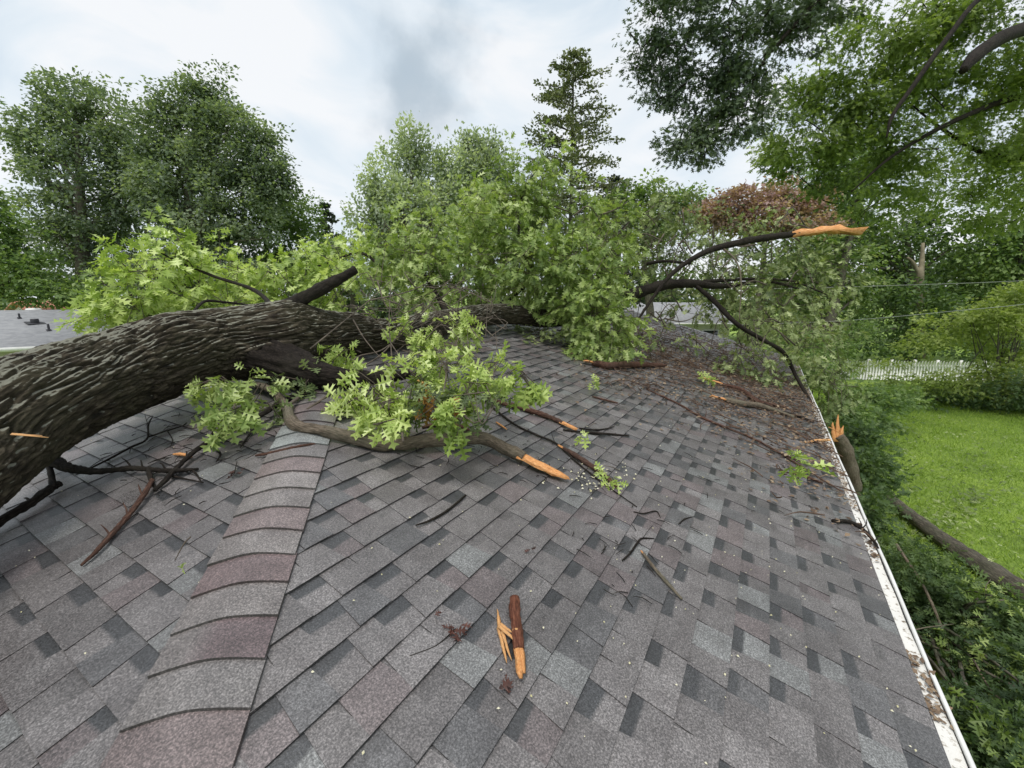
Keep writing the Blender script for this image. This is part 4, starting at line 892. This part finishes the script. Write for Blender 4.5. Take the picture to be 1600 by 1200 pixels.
# big overhanging oak, right: two crowns of hanging boughs
def bough_oak():
    base = G(1900, 12.5); root = empty('overhanging_oak', base, 'huge oak at the right with boughs hanging over the roof and lawn', 'tree')
    mb = MB()
    tube(mb, [base, at(1880, 400, 12.5), at(1860, 100, 12.5), at(1800, -250, 12)], [.6, .5, .42, .3], 16, 30, wob=.1)
    tube(mb, [at(1860, 60, 12.3), at(1700, 20, 10.5), at(1600, 45, 9), at(1550, 68, 8.6), at(1520, 92, 8.4), at(1505, 110, 8.3)], [.22, .16, .13, .125, .11, .07], 14, 50, wob=.15)
    tube(mb, [at(1860, -100, 12), at(1640, -60, 10), at(1540, -10, 9), at(1480, 60, 8.8), at(1430, 130, 8.7), at(1395, 180, 8.6), at(1385, 215, 8.6)], [.15, .10, .055, .05, .045, .035, .015], 10, 50, wob=.12)
    tube(mb, [at(1800, -200, 11.5), at(1500, -150, 9.5), at(1330, -60, 9), at(1260, 20, 9), at(1190, 100, 9.1), at(1160, 180, 9.2)], [.2, .12, .07, .05, .03, .01], 9, 40, wob=.12)
    tube(mb, [at(1860, 200, 12), at(1700, 150, 12), at(1600, 150, 11.5), at(1500, 185, 11), at(1400, 240, 11), at(1330, 300, 11)], [.2, .12, .09, .06, .04, .015], 9, 40, wob=.12)
    tube(mb, [at(1860, 300, 12.5), at(1650, 260, 12), at(1540, 240, 12), at(1470, 200, 11.8), at(1420, 160, 11.5)], [.15, .09, .06, .04, .015], 9, 30, wob=.12)
    A = lobe_pts([(1050, 40, 9.2, 62, 60), (1100, 110, 9.2, 70, 70), (1030, 110, 9.4, 34, 50), (1160, 60, 9.0, 70, 60), (1120, 190, 9.4, 65, 50), (1075, 225, 9.4, 45, 35), (1180, 170, 9.2, 55, 50), (1230, 40, 9.3, 60, 45), (1290, 0, 9.5, 60, 40), (1080, -30, 9.2, 90, 40)], 640, 42, .16, .1)
    Bq = lobe_pts([(1330, 130, 11, 70, 70), (1260, 200, 11, 70, 60), (1400, 60, 10.5, 80, 60), (1480, 140, 11.5, 80, 70), (1380, 220, 11.5, 90, 60), (1560, 200, 12, 80, 60), (1300, 260, 12, 70, 50), (1450, 300, 12.5, 100, 60), (1580, 300, 12.5, 80, 60), (1520, 30, 10.5, 80, 50), (1600, 110, 11, 50, 50), (1230, 250, 12, 45, 40), (1680, 200, 12, 80, 120), (1700, 40, 11, 80, 80)], 1500, 42, .21, .12)
    for P, D, C in (A, Bq):
        idx = rng.choice(len(C), min(len(C), 160), replace=False)
        for i in idx:
            near = C[np.argsort(np.linalg.norm(C-C[i], axis=1))[1:9]]; t2 = near[rng.integers(len(near))]
            tube(mb, [C[i], (C[i]+t2)/2+rng.normal(0, .06, 3), t2], [.018, .012, .005], 4, 5)
    mb.build('trunk', M['bark_dark'], root, smooth=True)
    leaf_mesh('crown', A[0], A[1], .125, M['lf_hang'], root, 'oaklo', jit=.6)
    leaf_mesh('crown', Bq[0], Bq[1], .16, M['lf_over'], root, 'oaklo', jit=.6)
bough_oak()
# leaves of a near branch poking in at the far left edge
r_ = empty('leaf_tuft', at(-8, 158, 6), 'few leaves poking in at the left picture edge against the sky', 'leaf sprig')
B, D, ls, P, Dd = sprigs([(-8, 155, 6, 6, 5, 2)], 6, .14, .12, .2); leaf_mesh('leaves', P, Dd, .12, M['lf_mid'], r_, 'oaklo')

# shrubs / fallen boughs around the lawn
def shrub(label, px, d, lobes, mat, nclump=160, leaf=.13, cat='shrub', kind='oaklo', cr=.22, per=30):
    base = G(px, d); root = empty('shrub', base, label, cat, 'shrubs and boughs round the lawn'); P, D, C = lobe_pts(lobes, nclump, per, cr)
    mb = MB()
    for i in range(16):
        t2 = C[rng.integers(len(C))]; tube(mb, [base+rng.normal(0, .25, 3)*[1, 1, 0], (base+t2)/2+rng.normal(0, .15, 3), t2], [.035, .02, .008], 5, 8)
    mb.build('stem', M['bark_grey'], root); leaf_mesh('foliage', P, D, leaf, mat, root, kind, jit=.6)
shrub('yellow green bough heaped behind the lawn in front of the picket fence', 1490, 17.5, [(1440, 540, 18, 34, 14), (1480, 515, 18, 45, 25), (1540, 520, 18, 50, 30), (1590, 560, 17.5, 45, 45), (1490, 600, 17, 90, 20), (1400, 597, 17, 40, 12), (1395, 566, 18.5, 22, 8), (1330, 575, 18.5, 20, 10), (1560, 585, 17, 60, 26), (1600, 610, 16.5, 60, 30)], M['lf_yel'], 400, .17, cr=.26)
shrub('upper yellow green bough at the right edge above the heap', 1590, 17, [(1590, 470, 17, 30, 25), (1570, 500, 17, 40, 20), (1540, 490, 17, 40, 18)], M['lf_yel'], 130, .17, cr=.24)
shrub('low dark green shrub at the far corner of the lawn', 1570, 16.5, [(1560, 622, 16.5, 70, 22), (1480, 622, 17, 70, 18), (1620, 610, 16, 60, 36)], M['lf_deep'], 260, .15)
shrub('dense green shrub growing against the gutter beyond the torn branch', 1330, 11, [(1300, 610, 11, 40, 26), (1350, 622, 12, 45, 20), (1320, 645, 10, 35, 22), (1390, 622, 14, 45, 18), (1268, 575, 11, 22, 26)], M['lf_mid'], 330, .13)
shrub('leafy fallen bough beside the torn upright branch', 1350, 8.0, [(1340, 690, 8.5, 30, 30), (1355, 740, 7.6, 35, 35), (1370, 655, 11, 45, 14), (1345, 800, 6.8, 30, 40)], M['lf_deep'], 190, .12, 'fallen bough', cr=.17)
shrub('large leafy fallen bough on the ground below the near gutter', 1470, 5.2, [(1450, 930, 5.6, 70, 70), (1520, 1010, 5.0, 80, 70), (1580, 1100, 4.6, 90, 90), (1480, 1100, 4.8, 60, 90), (1420, 870, 6.2, 40, 40), (1600, 1000, 5.2, 60, 60), (1560, 1230, 4.2, 100, 80), (1640, 1180, 4.0, 80, 100), (1545, 1130, 3.75, 40, 50), (1560, 1200, 3.55, 60, 60), (1600, 1250, 3.4, 80, 60), (1540, 1260, 3.3, 60, 50)], M['lf_deep'], 820, .115, 'fallen bough', 'oak', cr=.15, per=26)
shrub('lighter leafed bough tips in front of the fallen log end', 1560, 5.0, [(1570, 930, 5.2, 22, 20), (1500, 1000, 4.8, 60, 60), (1560, 1060, 4.6, 50, 60), (1560, 1140, 3.5, 50, 60), (1570, 930, 4.9, 20, 20)], M['leaf_mid'], 70, .115, 'fallen bough', 'oak', cr=.14, per=9)
shrub('green undergrowth left of the picket fence under the deck', 1250, 20, [(1240, 540, 20, 50, 25), (1290, 545, 21, 50, 22), (1340, 520, 22, 40, 20)], M['lf_mid'], 200, .17, cr=.3)
rt = empty('bare_bough', at(1520, 1000, 4.8), 'bare grey brown twigs poking out of the leafy bough below the near gutter', 'fallen bough')
mb = MB()
for P, r0 in (([(1425, 985, 4.6), (1450, 980, 4.6), (1490, 975, 4.7)], .008), ([(1495, 1135, 3.9), (1530, 1155, 3.9), (1600, 1175, 4.0), (1660, 1180, 4.1)], .012), ([(1400, 850, 5.6), (1450, 930, 5.2), (1490, 1040, 4.8), (1500, 1130, 4.4)], .02), ([(1545, 960, 5.2), (1540, 920, 5.2), (1548, 905, 5.3)], .008), ([(1430, 1000, 4.9), (1500, 1020, 4.9), (1600, 1010, 5.0)], .012), ([(1520, 1030, 4.5), (1560, 1090, 4.3), (1640, 1120, 4.2)], .010)):
    mb = MB(); tube(mb, [at(*p) for p in P], np.linspace(r0, r0*.35, len(P)), 7, len(P)*7, wob=.2); mb.build('branch', M['bark_limb'], rt, smooth=True)
# grass blades over the visible lawn
n = 110000
gxx = rng.uniform(5.5, 24, n); gyy = -rng.uniform(1.2, 12, n)
P = np.stack([gxx, gyy, np.full(n, GZ)+.05*np.sin(gxx*.4+gyy*.3)], 1); D = rng.normal(0, .6, (n, 3)); D[:, 2] = .9
M['grass'] = leafmat('grass_blade', [(.12, .19, .03), (.21, .32, .05), (.33, .45, .08), (.46, .56, .16)], .3, .6, .2, big=.7)
o = leaf_mesh('grass', P, D, .085, M['grass'], None, 'needle', upness=.3, jit=.8); tag(o, 'short bright green mown grass of the back lawn', 'grass', kind='stuff')
n = 2000
gxx = rng.uniform(6, 21, n); gyy = -2.2-np.abs(rng.normal(0, 3.2, n)); gxx[:260] = rng.normal(11.3, 1.2, 260); gyy[:260] = -3.6+(gxx[:260]-11.3)*-.55+rng.normal(0, .22, 260)
P = np.stack([gxx, gyy, np.full(n, GZ+.08)], 1); D = rng.normal(0, 1, (n, 3)); D[:, 2] *= .3
o = leaf_mesh('lawn_litter', P, D, .10, M['leaf_olive'], None, 'oaklo', upness=2, jit=.5); tag(o, 'torn leaves and twigs strewn over the lawn', 'leaf litter', kind='stuff')

# ================================================================== NEIGHBOURHOOD
# picket fence
fd = 23.3
fa, fb = gp(1285, 592), gp(1760, 600); fa[2] = fb[2] = GZ
root = empty('picket_fence', fa, 'white picket fence behind the lawn', 'fence'); L = np.linalg.norm(fb-fa); u = (fb-fa)/L; ang = math.atan2(u[1], u[0])
mb = MB(); npk = 100
for k in range(npk):
    c = fa+u*(k*L/npk); w = .05; h = 1.05+.02*math.sin(k*2.1)
    nn = np.array([-u[1], u[0], 0])*.01
    V = [c-u*w-nn, c+u*w-nn, c+u*w-nn+[0, 0, h-.08], c-nn+[0, 0, h], c-u*w-nn+[0, 0, h-.08]]; V += [v+2*nn for v in V]
    mb.add(V, [(0, 1, 2, 3, 4), (9, 8, 7, 6, 5)]+[(i, (i+1) % 5+0, (i+1) % 5+5, i+5) for i in range(5)])
M['fence'] = simple('white_fence_paint', [(.3, (.78, .78, .75)), (.7, (.88, .88, .86))], 3, .6, .1, 20)
mb.build('pickets', M['fence'], root)
for z in (.3, .8):
    mb = MB(); mb.box((fa+fb)/2+[0, 0, z]+np.array([-u[1], u[0], 0])*.035, (L, .04, .08), ang); mb.build('rail', M['fence'], root)
for k in range(0, 14):
    mb = MB(); mb.box(fa+u*(k*L/13)+[0, 0, .55]+np.array([-u[1], u[0], 0])*.10, (.09, .09, 1.1), ang); mb.build('post', M['fence'], root)
# wooden deck
M['deckwood'] = simple('weathered_wood', [(.3, (.09, .075, .055)), (.7, (.20, .17, .13))], 4, .8, .3, 40)
dc = at(1272, 512, 25); root = empty('wooden_deck', (dc[0], dc[1], GZ), 'weathered raised wooden deck with slatted railing behind the bushes', 'deck')
ad_ = math.atan2(CAMR[0][1], CAMR[0][0]); uu = np.array([math.cos(ad_), math.sin(ad_), 0]); vv = np.array([-uu[1], uu[0], 0])
mb = MB(); zf = at(1272, 528, 25)[2]
mb.box(dc*[1, 1, 0]+vv*1.2+[0, 0, zf-.1], (4.6, 2.6, .16), ad_); mb.build('platform', M['deckwood'], root)
mb = MB(); 
for k in range(34): mb.box(dc*[1, 1, 0]+uu*(-2.25+k*4.5/33)+[0, 0, zf+.46], (.05, .04, .86), ad_)
mb.box(dc*[1, 1, 0]+[0, 0, zf+.93], (4.6, .12, .06), ad_); mb.build('railing', M['deckwood'], root)
for k in (-2.2, -.8, .8, 2.2):
    mb = MB(); mb.box(dc*[1, 1, 0]+uu*k+vv*.1+[0, 0, (zf-.2+GZ)/2], (.14, .14, zf-.2-GZ), ad_); mb.build('post', M['deckwood'], root)
# neighbouring house on the left
M['far_shingle'] = simple('grey_blue_shingle', [(.35, (.25, .255, .27)), (.65, (.33, .335, .35))], 5, .6, .5, 14, .03)
def far_house(label, ea, eb, dep, rise, rmat, wmat, over=.3, name='house'):
    """ea, eb: eave end points (front), dep: depth vector of the whole house"""
    ea, eb, dep = map(lambda v: np.array(v, float), (ea, eb, dep)); root = empty(name, (*((ea+eb)/2)[:2], GZ), label, 'house')
    r1_, r2_ = ea+dep/2+[0, 0, rise], eb+dep/2+[0, 0, rise]; fa_, fb_ = ea+dep, eb+dep; th = np.array([0, 0, .12])
    mb = MB(); V = [ea, eb, r2_, r1_, fa_, fb_]; V = V+[v-th for v in V]
    mb.add(V, [(0, 1, 2, 3), (3, 2, 5, 4), (6, 9, 8, 7), (9, 10, 11, 8), (1, 7, 8, 2), (2, 8, 11, 5), (0, 3, 9, 6), (3, 4, 10, 9), (0, 6, 7, 1), (4, 5, 11, 10)]); mb.build('roof', rmat, root)
    ax = (eb-ea)/np.linalg.norm(eb-ea); dn = dep/np.linalg.norm(dep)
    a, b_, c_, d_ = ea+ax*over+dn*over, eb-ax*over+dn*over, eb-ax*over+dep-dn*over, ea+ax*over+dep-dn*over
    top_ = ea[2]-.14; rr_ = r1_[2]-.3
    mb = MB(); W_ = [np.array([p[0], p[1], z]) for z in (GZ-.05, top_) for p in (a, b_, c_, d_)]
    m1, m2 = (a+d_)/2, (b_+c_)/2; m1[2] = m2[2] = rr_
    mb.add(W_+[m1, m2], [(0, 1, 5, 4), (1, 2, 6, 9, 5), (2, 3, 7, 6), (3, 0, 4, 8, 7)]); mb.build('wall', wmat, root)
    mb = MB(); L_ = np.linalg.norm(eb-ea); mb.box((ea+eb)/2-dn*.06+[0, 0, -.05], (L_, .11, .13), math.atan2(ax[1], ax[0])); mb.build('gutter', M['white_metal'], root)
    for k in range(3):
        c = a+(b_-a)*(k+.5)/3-dn*.02; fr = MB(); fr.box((c[0], c[1], (GZ+top_)/2+.15), (1.3, .06, 1.1), math.atan2(ax[1], ax[0])); w = fr.build('window', M['fence'], root)
        g = MB(); g.box((c[0]-dn[0]*.035, c[1]-dn[1]*.035, (GZ+top_)/2+.15), (1.16, .02, .96), math.atan2(ax[1], ax[0])); g = g.build('pane', M['glass'], w); g.location = (0, 0, 0)
    return root, r1_, r2_
m, nt_, b = newmat('window_glass'); b.inputs['Base Color'].default_value = (.02, .025, .03, 1); b.inputs['Roughness'].default_value = .08; M['glass'] = m
ea = at(-420, 585, 10.8); eb = at(165, 537, 15.0); ea[2] = eb[2] = (ea[2]+eb[2])/2*0-1.62
ax = (eb-ea)/np.linalg.norm(eb-ea); dn = np.array([-ax[1], ax[0], 0]); dn = dn if dn @ at(50, 500, 1) > 0 else -dn
nh, ra, rb = far_house('low neighbouring house with pale grey blue roof and white gutter at the left', ea, eb, dn*9.5, 1.08, M['far_shingle'], M['siding'])
# roof vents on it
M['dark_metal'] = simple('dark_metal', [(.3, (.03, .03, .035)), (.7, (.06, .06, .07))], 5, .5, .1, 30)
def onnb(px, py):
    d = at(px, py, 1); n_ = np.cross(eb-ea, dn*4.75+np.array([0, 0, 1.08])); s = n_ @ ea/(n_ @ d); return d*s
for (x, y, hh, rr, mt) in ((55, 505, .16, .12, 'dark_metal'), (77, 517, .25, .035, 'dark_metal'), (31, 498, .2, .03, 'dark_metal')):
    c = onnb(x, y); mb = MB(); tube(mb, [c-[0, 0, .1], c+[0, 0, hh*.5], c+[0, 0, hh]], [rr*.8, rr, rr*.9], 12, 6); mb.add([c+[-rr*2, -rr*2, -.02], c+[rr*2, -rr*2, -.02], c+[rr*2, rr*2, .06], c+[-rr*2, rr*2, .06]], [(0, 1, 2, 3)])
    mb.build('roof_vent', M[mt], nh)
c = at(53, 486, 20); mb = MB(); tube(mb, [c-[0, 0, 1.2], c-[0, 0, .15], c-[0, 0, .12], c+[0, 0, .1], c+[0, 0, .14]], [.1, .1, .26, .26, .06], 14, 40); mb.build('vent_cap', M['white_metal'], nh)
M['terra'] = simple('terracotta_roof', [(.35, (.42, .17, .11)), (.65, (.55, .25, .17))], 6, .7, .4, 14, .03)
ea2 = at(45, 496, 27); eb2 = at(125, 497, 29); ea2[2] = eb2[2] = -1.0
ax2 = (eb2-ea2)/np.linalg.norm(eb2-ea2); dn2 = np.array([-ax2[1], ax2[0], 0]); dn2 = dn2 if dn2 @ at(50, 500, 1) > 0 else -dn2
far_house('distant house with terracotta roof peeking over the neighbouring roof', ea2, eb2, dn2*6, .7, M['terra'], M['siding'])
# pale house seen through the branches beyond the ridge
ea3 = at(960, 500, 34); eb3 = at(1150, 500, 34); ea3[2] = eb3[2] = at(1050, 505, 34)[2]
ax3 = (eb3-ea3)/np.linalg.norm(eb3-ea3); dn3 = np.array([-ax3[1], ax3[0], 0]); dn3 = dn3 if dn3 @ at(1050, 500, 1) > 0 else -dn3
far_house('pale sided house glimpsed through the branches beyond the roof', ea3, eb3, dn3*8, 1.6, M['far_shingle'], M['siding'])
# overhead wires
M['wire'] = simple('pale_wire', [(.3, (.35, .36, .33)), (.7, (.45, .46, .42))], 3, .5, 0, 10)
for lab, P in (('upper thin overhead wire in front of the dark trees', [(1180, 452, 16), (1400, 446, 15), (1640, 436, 14), (1900, 410, 13)]), ('lower thin overhead wire sloping above the picket fence', [(1150, 508, 16), (1320, 501, 15), (1480, 487, 14.5), (1640, 470, 14), (1900, 425, 13)])):
    mb = MB(); tube(mb, [at(*p) for p in P], [.011]*len(P), 5, 30); tag(mb.build('overhead_wire', M['wire']), lab, 'wire', 'overhead wires')

# distant tree line closing the horizon
for i, (px, d, w, top_) in enumerate([(-250, 45, 260, 380), (60, 55, 200, 430), (330, 50, 160, 430), (600, 48, 150, 430), (820, 46, 150, 420), (1020, 45, 140, 410), (1240, 44, 150, 400), (1480, 42, 180, 380), (1750, 40, 240, 330), (2100, 36, 260, 300)]):
    labs = ['distant green tree beyond the left picture edge', 'distant tree behind the yellowish tree over the neighbouring roof', 'distant tree low behind the tall dark pointed tree', 'distant tree low behind the silvery maple', 'distant tree low behind the pine trunk', 'distant tree low behind the light green tree', 'distant tree low behind the deck', 'distant tree low behind the pale forked trunk', 'distant tree outside the right picture edge', 'far tree well outside the right picture edge']
    tree('distant_tree', labs[i], 'tree', G(px, d), [(px, top_+45, d, w*.6, 50, .6), (px-w*.4, top_+65, d, w*.4, 45, .6), (px+w*.4, top_+65, d, w*.4, 45, .6), (px, top_+110, d, w*.8, 45, .6)], 420, 22, .7, .55, M['lf_deep'] if i > 4 else M['lf_blue'], M['bark_grey'], .3, 'distant tree line')
